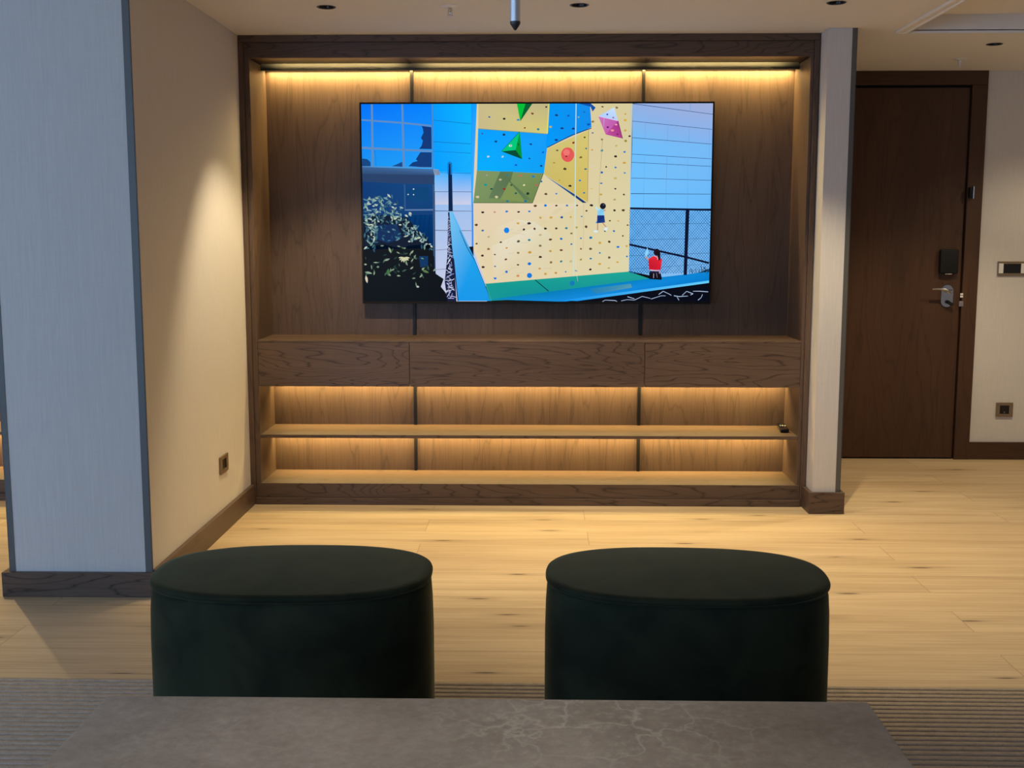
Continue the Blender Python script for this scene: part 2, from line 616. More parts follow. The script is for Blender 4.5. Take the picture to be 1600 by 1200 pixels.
# rounded back plate with lever
def stadium(cx, cz, hw, z0, z1, n=14):
    p = [(cx + hw*math.cos(math.pi*i/n), z1 - hw + hw*math.sin(math.pi*i/n)) for i in range(n+1)]
    p += [(cx + hw*math.cos(math.pi + math.pi*i/n), z0 + hw + hw*math.sin(math.pi + math.pi*i/n)) for i in range(n+1)]
    return p
mb = MB(); mb.prism_y(stadium(4.072, 0, 0.037, 0.968, 1.106), dy - 0.006, dy)
pl = mb.build('handle_plate', M['chrome'], door)
mb = MB()
sec = []
for t in [i/10 for i in range(11)]:
    x = 4.084 - t*0.124
    z = 1.067 + 0.014*math.sin(t*math.pi*0.5) + 0.004*math.sin(t*math.pi)
    y = dy - 0.006 - 0.05*min(1, t*6 if t < 0.17 else 1)
    rz, ry = 0.0095 - 0.004*t, 0.008 - 0.003*t
    sec.append([(x, y + ry*math.cos(a), z + rz*math.sin(a)) for a in [2*math.pi*k/12 for k in range(12)]])
mb.rings(sec)
mb.lathe(4.080, 1.067, [(0.012, dy - 0.006), (0.012, dy - 0.055), (0.009, dy - 0.062)], 18, 'y')
mb.build('lever', M['chrome'], pl, True, 50)
mb = MB(); mb.lathe(4.074, 1.000, [(0.011, dy - 0.006), (0.011, dy - 0.018)], 18, 'y')
s2 = []
for t in (0, 1):
    x, z = 4.072 + 0.032*t, 1.004 - 0.022*t
    s2.append([(x + dx, y, z + dz) for dx, y, dz in ((0.003, dy - 0.03, 0.006), (0.003, dy - 0.018, 0.006), (-0.003, dy - 0.018, -0.006), (-0.003, dy - 0.03, -0.006))])
mb.rings(s2)
mb.build('thumb_turn', M['black'], pl)
# strike plates in the gap, chained guard on the frame
for z0, z1, w in ((1.044, 1.055, 0.009), (1.028, 1.040, 0.009), (0.973, 1.005, 0.013)):
    mb = MB(); mb.box(4.157 - w, 4.157 + w, fy0 - 0.002, fy0 + 0.001, z0, z1, 0.0008)
    if w < 0.01:
        mb.build('strike_plate', M['white'], frame)
    else:
        mb.build('strike_plate', M['steel'], frame)
mb = MB(); mb.box(4.163, 4.184, fy0 - 0.030, fy0, 1.640, 1.706, 0.006, 2)
g_ = mb.build('door_guard', M['black'], frame, True, 40)
mb = MB(); mb.box(4.184, 4.190, fy0 - 0.034, fy0, 1.636, 1.712, 0.002)
mb.build('guard_bar', M['steel'], g_)


# ------------------------------------------------------------------ built-in wall unit
def wall_unit(loc, x0, x1, joints, mullions, label, lights=True, right_end=True):
    ox, oy = loc[0], loc[1]
    U = thing('wall_unit', label, 'wall unit', loc)
    Y = lambda v: v + oy
    i0, i1 = x0 + 0.053, x1 - 0.042
    top = H - 0.001
    # outer trim
    mb = MB()
    mb.box(x0, x0 + 0.026, Y(0.0), Y(0.06), 0.0, 2.3725, 0.0015)
    mb.build('outer_stile', M['oak_v'], U)
    mb = MB()
    mb.box(x1 - 0.026, x1, Y(0.0), Y(0.06), 0.0, 2.3725, 0.0015)
    mb.build('outer_stile', M['oak_v'], U)
    mb = MB(); mb.box(x0, x1, Y(0.0), Y(0.06), 2.373, top, 0.0015)
    mb.build('outer_header', M['oak_h'], U)
    # inner frame: stiles, header, side panels
    mb = MB(); mb.box(x0 + 0.0265, i0, Y(0.012), Y(0.376), 0.0, 2.2965, 0.001)
    mb.build('side_panel', M['oak_v'], U)
    mb = MB(); mb.box(i1, x1 - 0.0265, Y(0.012), Y(0.376), 0.0, 2.2965, 0.001)
    mb.build('side_panel', M['oak_v'], U)
    mb = MB(); mb.box(x0 + 0.0265, x1 - 0.0265, Y(0.012), Y(0.026), 2.297, 2.3725, 0.001)
    mb.box(i0, i1, Y(0.0255), Y(0.045), 2.2972, 2.2990)  # hidden ledge, added to keep the backlight off the light profile
    hd = mb.build('header', M['oak_h'], U)
    mb = MB(); mb.box(x0 + 0.0265, x1 - 0.0265, Y(0.0262), Y(0.376), 2.3052, 2.3725)
    mb.build('top_panel', M['oak_h'], U)
    # back panels between the dark joints
    xs = [i0] + list(mullions) + [i1]
    hw = 0.0088
    for k in range(len(xs) - 1):
        a = xs[k] + (hw if k else 0.0005)
        b_ = xs[k+1] - (hw if k < len(xs) - 2 else 0.0005)
        mb = MB(); mb.box(a, b_, Y(0.360), Y(0.376), 0.10, 2.3048)
        mb.build('back_panel', M['oak_v'], U)
    for xm in mullions:
        for z0, z1 in ((0.870, 2.3048), (0.371, 0.634), (0.113, 0.353)):
            mb = MB(); mb.box(xm - hw + 0.0005, xm + hw - 0.0005, Y(0.346), Y(0.372), z0, z1)
            mb.build('divider_strip', M['profile'], U)
        mb = MB(); mb.box(xm - hw, xm + hw, Y(0.05), Y(0.346), 2.3015, 2.3050)
        mb.build('divider_strip', M['profile'], U)
    # drawer bank
    ds = [i0] + list(joints) + [i1]
    mb = MB(); mb.box(i0 + 0.0005, i1 - 0.0005, Y(0.036), Y(0.3595), 0.640, 0.858)
    mb.build('drawer_carcass', M['oak_h'], U)
    for k in range(len(ds) - 1):
        mb = MB(); mb.box(ds[k] + 0.0012, ds[k+1] - 0.0012, Y(0.013), Y(0.035), 0.628, 0.8575, 0.001)
        mb.build('drawer_front', M['oak_h'], U)
    mb = MB(); mb.box(i0 + 0.0005, i1 - 0.0005, Y(0.0135), Y(0.3595), 0.8585, 0.8695, 0.001)
    mb.build('countertop', M['oak_h'], U)
    # open shelf and bottom board
    mb = MB(); mb.box(i0 + 0.0005, i1 - 0.0005, Y(0.018), Y(0.3595), 0.3535, 0.3706, 0.001)
    sh = mb.build('shelf', M['oak_h'], U)
    mb = MB(); mb.box(i0 + 0.0005, i1 - 0.0005, Y(0.034), Y(0.3595), 0.092, 0.1126)
    mb.build('bottom_board', M['oak_h'], U)
    mb = MB(); mb.box(x0 + 0.0265, x1 - 0.0265, Y(0.008), Y(0.0335), 0.0365, 0.1126, 0.0012)
    mb.build('plinth', M['oak_h'], U)
    mb = MB(); mb.box(x0 + 0.0265, x1 - 0.0265, Y(-0.006), Y(0.0335), 0.0, 0.036, 0.0015)
    mb.build('toe_strip', M['oak_h'], U)
    # light profile under the header
    mb = MB(); mb.box(i0 + 0.001, i1 - 0.001, Y(0.250), Y(0.262), 2.2690, 2.3046, 0.001)
    mb.box(i0 + 0.001, i1 - 0.001, Y(0.2625), Y(0.345), 2.290, 2.3046)
    lp = mb.build('light_profile', M['profile'], U)
    mb = MB(); mb.box(i0 + 0.01, i1 - 0.01, Y(0.324), Y(0.343), 2.286, 2.2898)
    mb.build('led_strip', M['led'], lp)
    for zz, nm in ((0.640, None), (0.3535, None)):
        mb = MB(); mb.box(i0 + 0.01, i1 - 0.01, Y(0.316), Y(0.328), zz - 0.0035, zz - 0.0003)
        o = mb.build('led_strip', M['led'], U)
        o['label'] = 'warm glowing strip light under the board'
    for a, b_ in zip(xs, xs[1:]):
        mb = MB(); mb.box(a + 0.07, b_ - 0.07, Y(0.0263), Y(0.0272), 2.2992, 2.3010)
        mb.build('led_strip', M['led'], hd)
        if lights:
            area_light('strip_backlight', ((a + b_)/2, Y(0.0285), 2.3000), (math.pi/2 + 0.06, 0, 0), b_ - a - 0.14, 0.0014, 2.6*(b_ - a), LED, 70, parent=U)
    # the strips' light
    if lights:
        cx, L = (i0 + i1)/2, (i1 - i0) - 0.03
        for z, y, pw, sp, tilt in ((2.2845, 0.334, 30.0*L/2.8, 150, 0.0), (0.6355, 0.322, 19.0*L/2.8, 130, 0.0), (0.3490, 0.322, 20.0*L/2.8, 130, 0.0)):
            area_light('strip_glow', (cx, Y(y), z), (tilt, 0, 0), L, 0.010, pw, LED, sp, parent=U)
    return U


unit = wall_unit((1.455, 0.0, 0.0), 0.0005, 2.9125, (0.8455, 2.0665), (0.837, 2.0715),
                 'wide dark oak wall unit with drawers and lit open shelf around the screen')
wall_unit((-2.0, 0.055, 0.0), -3.45, -0.5935, (-2.5, -1.55), (-2.5, -1.55),
          'lit oak wall unit half hidden at left edge behind the pillar')

# ------------------------------------------------------------------ television
TV = thing('television', 'large flat television mounted in the oak niche, showing a climbing wall', 'television', (1.5025, 0.33, 1.044))
tx0, tx1, tz0, tz1 = 0.563, 2.442, 1.044, 2.110
mb = MB(); mb.box(tx0, tx1, 0.3045, 0.334, tz0, tz1, 0.002)
mb.build('rear_case', M['black'], TV)
mb = MB()
bw = 0.0085
mb.box(tx0, tx1, 0.297, 0.3044, tz1 - bw, tz1); mb.box(tx0, tx1, 0.297, 0.3044, tz0, tz0 + bw + 0.004)
mb.box(tx0, tx0 + bw, 0.297, 0.3044, tz0 + bw + 0.004, tz1 - bw); mb.box(tx1 - bw, tx1, 0.297, 0.3044, tz0 + bw + 0.004, tz1 - bw)
mb.build('bezel', M['black'], TV)
mb = MB(); mb.box(1.15, 1.85, 0.3345, 0.3595, 1.35, 1.80)
mb.build('wall_bracket', M['black'], TV)

PIC = """
0|1 170 254 35 175 250 59 175 245 2 151 254|547 0 531 367 0 366 0 0
0|111 175 240 150 190 240 203 204 228 202 204 225|0 366 531 367 573 900 0 900
1|0 184 255 20 175 255 0 160 255 0 155 255|506 0 502 309 333 303 319 0
1|60 180 255 40 170 255 205 208 232 198 203 228|333 303 502 309 504 454 332 454
2|20 165 255 70 180 255 40 170 255 0 150 255|535 0 516 455 501 454 503 0
2|60 150 240 30 140 240 30 140 240 30 140 240|503 454 511 446 510 701 503 642
3|10 95 175|330 73 501 90 501 88 330 71
3|10 95 175|329 170 501 180 501 178 330 168
3|10 95 175|329 212 500 222 500 220 329 211
3|10 95 175|328 308 500 313 500 311 328 307
3|70 80 110|333 396 503 397 503 395 333 394
3|70 80 110|333 484 503 485 503 483 333 481
3|70 80 110|332 573 502 574 502 572 332 570
3|110 110 140|335 664 390 660 390 658 334 662
3|110 110 140|334 754 389 750 389 748 334 752
1|0 130 254 30 160 250 20 150 245 0 115 249|323 0 322 285 0 281 0 0
2|16 55 120|276 98 320 104 321 202 263 201 275 187 281 164 272 152 284 129 282 112
2|14 60 125|214 279 233 262 256 256 248 248 269 216 321 217 320 287
2|20 75 140|137 279 161 270 185 259 186 282
2|20 70 130|0 273 1 244 24 247 39 261 39 279 0 279
2|20 90 160|59 209 65 279 66 279 60 209
3|95 140 195|0 74 187 88 188 80 0 67
3|95 140 195|187 88 321 102 322 94 188 80
3|95 140 195|0 201 322 216 322 207 0 191
3|95 140 195|0 282 322 287 323 284 0 279
3|95 140 195|45 0 44 281 54 281 54 0
3|95 140 195|184 0 187 284 197 284 193 0
3|70 135 205|322 0 324 291 331 291 329 0
3|60 100 150 70 115 170 50 80 125 45 75 115 56 93 141|0 282 327 292 333 320 0 314 0 290
3|40 65 105|0 314 333 319 332 361 184 358 0 349 0 341
4|150 165 190|327 292 352 295 360 319 333 321
5|70 90 125|331 296 337 319 338 319 333 296
5|70 90 125|336 296 342 319 343 319 338 296
5|70 90 125|341 296 346 319 348 319 342 296
5|70 90 125|345 296 351 319 353 319 347 296
5|70 90 125|350 296 356 319 357 319 352 296
2|10 60 120 15 70 130 2 45 100 0 40 90|0 337 333 355 331 689 0 690
2|0 45 100 0 45 100 0 20 50 0 15 40 0 22 55|2 501 331 501 331 660 0 660 0 619
3|8 66 118|201 378 303 373 302 437 230 445 201 419
4|45 85 135|191 361 192 472 199 472 198 361
4|90 120 165|194 482 328 481 328 474 194 475
4|60 85 125|324 361 324 690 332 689 332 361
4|50 75 110|328 396 328 761 334 761 334 396
4|200 220 235|239 383 239 385 237 386 235 386 233 385 232 383 233 381 235 380 237 380 239 381
4|200 220 235|214 407 213 409 212 410 209 410 208 409 207 407 208 406 209 405 212 405 213 406
4|200 220 235|239 409 238 410 237 411 234 411 233 410 232 409 233 407 234 406 237 406 238 407
4|2 7 12|0 648 96 637 168 654 216 642 288 636 324 648 335 772 371 796 358 832 382 862 393 900 0 900
4|4 18 40|2 513 74 501 206 513 253 572 300 607 312 654 0 660 0 619
5|6 40 85|61 548 157 542 181 607 114 631 60 613
5|0 50 95|258 690 300 690 299 737 263 743
6|190 205 185|74 446 82 443 88 438 92 433 86 435 79 439
6|60 105 125|57 419 54 426 55 433 57 437 59 433 60 426
6|60 105 125|18 500 15 510 17 519 20 525 22 519 23 510
6|95 140 150|7 451 15 454 23 454 28 452 23 450 16 449
6|165 190 180|129 504 128 513 133 519 137 523 138 517 136 510
6|40 80 105|21 530 23 539 29 544 34 547 33 541 29 534
6|165 190 180|86 451 87 458 92 462 96 463 96 458 94 453
6|190 205 185|45 493 39 496 37 500 37 505 41 503 45 500
6|60 105 125|78 469 82 477 89 480 95 480 92 475 87 470
6|165 190 180|169 464 175 470 183 472 188 471 185 467 178 463
6|60 105 125|79 522 87 524 94 522 99 519 94 518 87 518
6|95 140 150|223 493 219 499 219 504 221 508 224 504 226 499
6|95 140 150|64 480 67 488 73 491 78 492 77 487 73 482
6|165 190 180|51 453 58 458 66 457 71 455 66 452 59 450
6|40 80 105|81 506 88 515 97 518 104 519 99 514 92 508
6|60 105 125|18 560 12 569 13 577 16 583 19 578 21 570
6|95 140 150|96 473 96 482 99 488 104 491 104 486 102 479
6|130 165 170|34 525 35 518 31 514 27 512 27 517 28 522
6|130 165 170|21 441 18 448 21 454 24 458 26 453 26 447
6|130 165 170|19 501 30 503 39 500 46 497 39 496 29 496
6|190 205 185|27 547 37 549 45 546 50 543 44 542 36 542
6|40 80 105|81 544 92 539 97 532 99 525 93 528 85 534
6|190 205 185|216 531 209 532 204 536 202 540 207 540 212 537
6|110 150 140|57 543 53 553 54 563 57 569 60 562 61 553
6|40 80 105|42 495 48 503 56 505 63 505 59 499 53 494
6|165 190 180|140 482 150 478 155 471 157 465 151 467 144 472
6|110 150 140|18 438 26 434 30 429 32 424 27 426 22 430
6|110 150 140|75 521 83 527 91 531 97 532 93 527 85 523
6|95 140 150|18 430 23 440 29 447 34 451 32 445 27 437
6|190 205 185|140 521 149 523 155 519 159 515 153 513 146 514
6|60 105 125|134 405 132 415 134 423 138 429 140 422 140 414
6|60 105 125|66 496 56 497 49 502 45 506 51 506 59 503
6|95 140 150|34 513 43 507 47 499 48 492 42 496 36 503
6|190 205 185|33 517 35 523 40 526 44 527 42 523 39 519
6|110 150 140|122 490 126 500 133 504 139 506 137 500 132 493
6|60 105 125|22 490 25 496 30 497 35 495 33 491 29 488
6|40 80 105|142 444 146 450 152 453 156 453 154 448 150 444
6|95 140 150|105 480 108 487 113 491 118 493 116 488 112 483
6|40 80 105|112 443 106 448 103 453 103 458 106 455 111 450
6|130 165 170|85 460 92 461 97 459 100 455 95 454 90 455
6|60 105 125|108 489 98 494 93 502 91 509 97 506 105 500
6|165 190 180|82 440 82 448 86 453 91 455 91 450 89 444
6|130 165 170|131 494 137 494 141 491 142 487 138 487 134 489
6|110 150 140|59 426 69 424 75 419 80 414 73 415 66 419
6|95 140 150|44 566 37 571 34 578 34 584 39 581 44 575
6|130 165 170|95 421 103 428 112 431 119 430 114 426 106 421
6|165 190 180|158 452 151 449 145 451 141 453 146 454 152 455
6|165 190 180|37 573 43 580 51 582 57 582 53 577 46 573
6|40 80 105|103 528 107 534 113 536 118 535 115 530 111 527
6|60 105 125|130 447 124 454 124 460 126 466 129 461 132 455
6|165 190 180|148 509 158 514 167 512 173 509 167 506 158 505
6|130 165 170|43 560 47 569 54 574 59 577 57 571 51 565
6|95 140 150|99 429 108 427 114 421 117 416 112 418 105 421
6|190 205 185|43 460 48 463 53 463 56 461 53 458 49 457
6|60 105 125|72 413 79 420 87 424 94 425 89 421 82 415
6|165 190 180|66 522 66 530 71 534 76 535 76 530 73 525
6|40 80 105|149 475 142 479 140 484 139 490 144 487 149 483
6|130 165 170|174 492 172 499 174 505 178 508 179 504 179 498
6|110 150 140|199 529 196 537 198 544 201 549 203 544 203 537
6|40 80 105|161 541 167 538 170 533 172 529 168 531 163 535
6|95 140 150|84 422 87 432 93 438 99 441 97 435 93 427
6|190 205 185|114 405 117 415 124 420 130 423 128 416 124 409
6|40 80 105|19 497 23 506 29 511 35 514 33 508 28 501
6|165 190 180|147 492 156 496 165 497 171 496 165 493 157 491
6|40 80 105|193 513 186 518 182 525 180 531 185 527 190 521
6|40 80 105|72 508 74 514 78 516 82 517 81 514 78 510
6|190 205 185|19 451 27 455 35 454 40 451 34 448 27 447
6|130 165 170|46 574 48 584 52 592 56 597 55 591 52 582
6|40 80 105|105 457 108 464 114 465 119 464 117 459 113 456
6|165 190 180|46 555 37 553 30 556 26 560 31 562 38 561
6|60 105 125|56 562 56 570 59 576 62 581 62 575 61 569
6|130 165 170|69 436 75 440 81 441 86 440 83 437 77 434
6|165 190 180|85 464 78 470 78 476 80 481 84 478 87 472
6|165 190 180|57 421 63 428 70 429 75 427 72 423 66 420
6|95 140 150|12 520 13 529 17 535 21 539 21 534 18 526
6|60 105 125|188 542 185 549 186 556 187 561 189 556 190 549
6|110 150 140|128 537 132 543 137 544 141 542 139 538 135 535
6|60 105 125|64 414 70 422 78 427 84 429 80 424 74 418
6|60 105 125|75 464 84 470 92 469 99 467 93 463 85 461
6|190 205 185|137 475 134 481 136 486 138 490 139 486 140 481
6|190 205 185|216 493 215 501 218 505 222 508 224 503 223 497
6|165 190 180|43 427 50 431 56 431 61 431 57 428 51 426
6|95 140 150|59 503 61 513 67 520 73 524 72 517 68 509
6|95 140 150|89 468 92 474 96 476 100 477 99 473 96 469
6|60 105 125|171 495 164 503 163 511 165 518 169 513 172 505
6|95 140 150|156 481 153 489 157 494 161 497 162 492 162 486
6|110 150 140|0 536 9 541 18 541 25 540 19 537 10 534 0 536
6|95 140 150|121 494 127 499 134 499 140 497 136 493 129 491
6|130 165 170|20 553 26 561 33 564 40 564 36 558 30 554
6|110 150 140|78 427 74 434 75 440 78 444 81 440 82 434
6|130 165 170|30 416 29 424 32 431 36 435 37 429 36 422
6|110 150 140|14 458 5 462 3 468 2 474 8 472 13 467
6|130 165 170|214 489 211 495 212 501 214 505 216 501 217 495
6|95 140 150|0 502 8 504 16 502 21 499 16 498 8 498 0 502
6|40 80 105|51 419 58 422 65 421 69 419 65 416 58 416
6|95 140 150|112 452 122 452 130 448 134 444 128 444 120 446
6|60 105 125|65 577 70 572 71 567 69 563 65 565 63 570
6|40 80 105|140 496 148 489 151 482 153 476 148 480 143 487
6|110 150 140|83 433 80 443 81 452 85 458 87 452 88 443
6|130 165 170|87 468 92 473 97 475 101 475 98 472 94 469
6|95 140 150|42 476 52 480 61 478 67 475 61 472 52 472
6|95 140 150|39 473 48 479 57 481 63 481 58 477 50 474
6|95 140 150|200 542 195 546 193 550 193 554 196 552 200 548
6|40 80 105|79 450 81 461 87 468 93 472 92 465 88 457
6|130 165 170|178 461 173 466 172 472 173 477 176 473 178 468
6|110 150 140|14 464 17 455 14 449 9 445 7 450 7 457
6|165 190 180|73 482 63 484 59 489 57 495 63 494 69 491
6|60 105 125|201 539 196 547 196 554 198 560 201 555 203 547
6|190 205 185|30 437 23 444 20 452 20 458 24 454 28 447
6|60 105 125|71 421 66 425 65 431 67 435 70 432 73 427
6|110 150 140|50 427 43 433 43 440 44 446 49 442 52 436
6|165 190 180|31 553 29 560 31 566 35 569 36 565 36 559
6|165 190 180|58 460 65 461 69 457 71 452 66 452 61 453
6|130 165 170|48 557 58 560 65 558 70 553 64 551 56 551
6|165 190 180|14 457 12 464 14 469 17 472 18 468 18 463
6|130 165 170|127 434 123 442 124 450 127 455 130 450 132 442
6|165 190 180|19 519 28 521 36 519 41 516 35 515 27 515
6|60 105 125|3 535 9 544 17 548 24 549 21 543 14 537
6|40 80 105|70 442 76 450 83 454 90 455 86 450 80 444
6|165 190 180|138 519 133 523 132 528 132 532 136 530 138 525
6|60 105 125|94 465 102 468 108 465 111 461 106 459 100 459
6|60 105 125|49 534 48 540 51 546 53 549 54 545 53 539
6|190 205 185|23 426 30 431 38 432 43 432 39 428 32 425
6|40 80 105|29 558 37 559 43 556 47 553 42 551 35 552
6|110 150 140|118 434 122 441 128 443 133 443 130 439 126 435
6|165 190 180|40 435 50 440 59 439 66 435 60 432 50 431
6|40 80 105|11 584 19 580 22 574 21 568 16 571 12 575
6|95 140 150|51 491 59 487 62 481 63 475 58 478 53 483
6|40 80 105|58 552 64 544 67 535 68 529 64 534 60 542
6|165 190 180|137 514 146 513 153 510 157 506 151 506 144 508
6|60 105 125|144 477 140 486 141 493 143 499 145 493 147 486
6|110 150 140|105 489 112 495 120 496 126 495 122 490 115 487
6|40 80 105|125 428 118 428 114 432 112 436 116 436 121 434
6|190 205 185|19 520 12 521 10 526 9 530 14 530 18 527
6|190 205 185|11 542 20 549 29 550 36 548 30 544 22 541
6|165 190 180|21 463 18 472 19 480 21 486 23 480 24 472
6|190 205 185|212 489 215 496 221 498 226 498 225 493 221 489
6|165 190 180|65 471 59 476 58 481 59 486 62 483 65 478
6|190 205 185|37 554 44 555 49 552 51 549 47 548 42 548
6|40 80 105|123 523 124 533 129 541 133 546 133 539 130 531
6|95 140 150|84 479 91 482 98 481 103 479 98 477 92 476
6|40 80 105|80 496 72 500 70 506 71 511 76 509 80 505
6|40 80 105|83 520 74 519 68 523 65 527 70 527 77 525
6|190 205 185|131 462 136 469 143 471 149 471 146 467 140 462
6|40 80 105|69 434 74 440 81 441 86 439 83 435 77 432
6|60 105 125|31 426 38 433 46 434 52 433 48 429 41 425
6|40 80 105|8 550 13 559 20 564 27 566 24 560 18 553
6|60 105 125|116 445 122 445 126 442 129 440 125 439 121 440
6|95 140 150|41 450 50 445 56 438 59 432 53 435 46 441
6|110 150 140|94 511 104 509 109 503 112 498 106 499 99 502
6|40 80 105|151 496 147 501 147 506 150 510 153 506 154 501
6|40 80 105|123 478 130 483 137 483 142 480 138 477 132 474
6|40 80 105|160 431 158 442 159 451 162 457 164 450 164 441
6|165 190 180|15 514 13 523 15 531 19 536 21 530 21 522
6|95 140 150|114 439 122 446 131 448 138 447 133 442 125 438
6|110 150 140|68 565 59 569 55 575 53 581 59 579 65 574
6|110 150 140|191 536 201 539 210 538 216 536 210 534 201 532
6|130 165 170|51 528 58 526 60 522 59 517 55 518 50 521
6|95 140 150|0 427 9 434 18 436 25 436 19 432 11 428
6|110 150 140|158 521 165 528 173 529 179 529 175 524 168 520
6|60 105 125|151 466 142 473 140 481 140 488 145 484 150 477
6|130 165 170|31 442 29 448 30 453 31 456 33 453 34 448
6|165 190 180|199 516 197 523 199 529 201 533 202 528 202 522
6|130 165 170|78 482 78 488 81 491 84 493 84 490 83 485
6|40 80 105|166 478 173 482 179 481 184 478 179 475 173 473
6|60 105 125|3 484 10 489 17 489 22 487 18 483 11 481
6|60 105 125|172 500 167 506 169 512 171 516 175 512 176 506
6|190 205 185|45 492 44 500 48 505 53 508 54 503 52 496
6|190 205 185|55 526 53 534 54 541 56 546 57 541 58 534
6|40 80 105|182 524 189 527 196 526 200 523 195 521 189 520
6|95 140 150|25 563 22 568 22 573 24 576 26 573 27 568
6|40 80 105|69 499 65 492 58 489 52 489 55 494 60 499
6|95 140 150|6 523 15 520 19 513 19 508 14 509 8 514
6|60 105 125|107 530 111 536 117 538 121 539 119 535 114 531
6|95 140 150|159 526 154 533 153 540 154 545 158 541 160 534
6|165 190 180|175 528 179 521 179 515 177 510 174 515 173 521
6|130 165 170|16 479 26 484 36 484 43 482 36 478 27 476
6|40 80 105|49 486 56 485 58 481 59 477 55 477 51 480
6|40 80 105|48 585 54 588 61 588 65 587 61 585 55 583
6|60 105 125|73 564 64 560 56 560 50 562 55 565 63 567
6|40 80 105|195 536 205 536 211 530 215 525 208 525 201 528
6|130 165 170|43 428 46 435 51 440 55 442 54 437 50 431
6|110 150 140|49 556 41 560 36 564 33 569 38 567 44 563
6|130 165 170|38 535 48 532 54 527 58 521 51 523 44 527
6|110 150 140|11 501 9 509 12 513 17 516 18 511 17 506
6|110 150 140|139 497 137 507 140 514 143 519 145 513 144 505
6|190 205 185|193 500 197 508 204 510 209 510 207 505 202 500
6|60 105 125|19 452 17 459 18 466 19 470 21 466 22 459
6|95 140 150|153 521 151 530 152 537 154 542 156 537 156 530
6|95 140 150|127 436 116 439 109 444 104 448 111 447 119 443
6|110 150 140|30 642 38 643 42 639 44 634 39 633 33 635
6|40 80 105|45 655 44 663 47 669 52 673 53 667 52 661
6|40 80 105|50 666 56 656 56 647 54 640 50 646 48 655
6|60 105 125|26 598 20 604 18 611 19 616 23 613 26 607
6|190 205 185|53 602 46 611 45 620 47 627 51 621 55 613
6|60 105 125|34 605 37 614 43 618 49 620 47 614 43 608
6|190 205 185|43 599 47 603 53 604 57 604 54 601 49 598
6|60 105 125|30 621 23 616 15 616 10 617 14 621 21 623
6|60 105 125|8 653 16 658 24 657 29 654 24 651 17 649
6|110 150 140|19 593 20 600 24 604 29 605 28 601 26 596
6|190 205 185|37 599 41 591 40 584 38 579 35 584 34 591
6|40 80 105|51 629 60 631 67 628 72 624 66 623 59 624
6|40 80 105|56 585 49 590 47 596 47 601 51 598 56 593
6|60 105 125|50 580 57 586 64 587 70 585 66 581 59 578
6|190 205 185|18 613 17 620 19 625 22 628 23 624 22 619
6|40 80 105|17 616 25 615 30 612 32 608 28 609 22 611
6|110 150 140|23 624 25 632 30 635 36 636 35 631 32 625
6|60 105 125|55 603 55 610 58 616 62 619 62 614 61 608
6|60 105 125|47 577 57 581 65 579 70 575 64 573 56 572
6|60 105 125|9 581 3 591 3 600 5 607 9 601 11 592
6|60 105 125|39 653 48 649 52 642 53 636 47 638 42 644
6|60 105 125|40 632 49 629 56 624 60 619 54 621 47 625
6|40 80 105|23 577 31 584 39 588 46 590 41 585 34 580
6|60 105 125|63 587 61 592 62 597 65 600 66 597 66 592
6|110 150 140|32 644 41 638 45 630 45 623 40 627 34 633
6|190 205 185|18 645 9 647 4 653 2 659 8 658 15 654
6|90 140 150|111 576 115 582 121 582 125 581 122 577 118 574
6|50 110 130|55 598 57 605 62 608 67 607 66 603 63 598
6|50 110 130|65 598 59 603 58 609 60 614 64 611 67 605
6|15 55 95|139 545 145 552 152 555 159 554 155 550 149 545
6|20 70 110|156 606 165 607 172 604 177 600 171 599 164 600
6|15 55 95|146 576 143 583 146 588 150 591 152 587 152 581
6|15 55 95|145 584 155 588 163 587 169 584 163 582 155 581
6|15 55 95|105 598 97 593 89 594 83 596 88 599 96 602
6|90 140 150|160 601 162 607 166 610 170 611 169 607 166 603
6|15 55 95|99 584 108 579 113 572 116 567 110 570 104 575
6|15 55 95|144 562 141 569 142 575 144 579 146 575 146 569
6|90 140 150|149 620 160 618 167 613 171 608 165 609 156 612
6|15 55 95|95 543 99 552 105 555 111 556 109 550 104 545
6|20 70 110|134 592 131 600 131 607 133 612 135 607 136 600
6|15 55 95|158 576 152 580 152 585 154 590 158 587 160 583
6|50 110 130|158 593 167 592 173 588 176 584 170 584 164 586
6|50 110 130|78 549 80 558 86 564 91 567 89 561 86 554
6|50 110 130|110 620 118 622 124 620 129 617 124 616 117 616
6|50 110 130|101 592 94 593 90 596 88 600 92 599 97 597
6|50 110 130|86 603 87 612 92 617 97 619 97 613 94 607
6|90 140 150|85 565 88 560 87 555 86 551 84 554 83 559
6|15 55 95|60 599 68 598 73 595 77 591 72 591 65 593
6|15 55 95|92 565 100 567 104 564 106 560 102 558 96 559
6|15 55 95|79 571 88 577 97 577 104 575 99 571 90 568
6|50 110 130|146 598 150 607 157 611 164 612 161 606 156 600
6|90 140 150|132 565 139 572 146 573 152 572 148 568 142 564
6|40 80 105|215 572 218 578 223 579 228 579 226 575 222 572
6|190 205 185|310 640 312 648 316 650 321 651 321 646 318 641
6|40 80 105|311 650 305 655 305 660 306 664 309 662 312 657
6|95 140 150|220 565 218 572 220 576 222 580 224 576 224 570
6|165 190 180|238 552 237 560 239 567 242 571 243 566 243 559
6|95 140 150|251 553 244 559 243 566 243 571 248 568 252 562
6|165 190 180|209 565 208 572 210 578 213 581 215 576 214 571
6|165 190 180|245 599 238 605 236 611 235 617 240 613 244 608
6|190 205 185|186 602 197 602 205 599 211 595 205 595 196 596
6|190 205 185|285 634 291 637 297 636 301 634 297 632 291 632
6|190 205 185|279 644 286 644 291 641 294 638 289 638 284 639
6|110 150 140|271 602 276 611 283 616 290 617 287 611 281 604
6|95 140 150|219 570 220 579 225 585 231 588 231 581 228 574
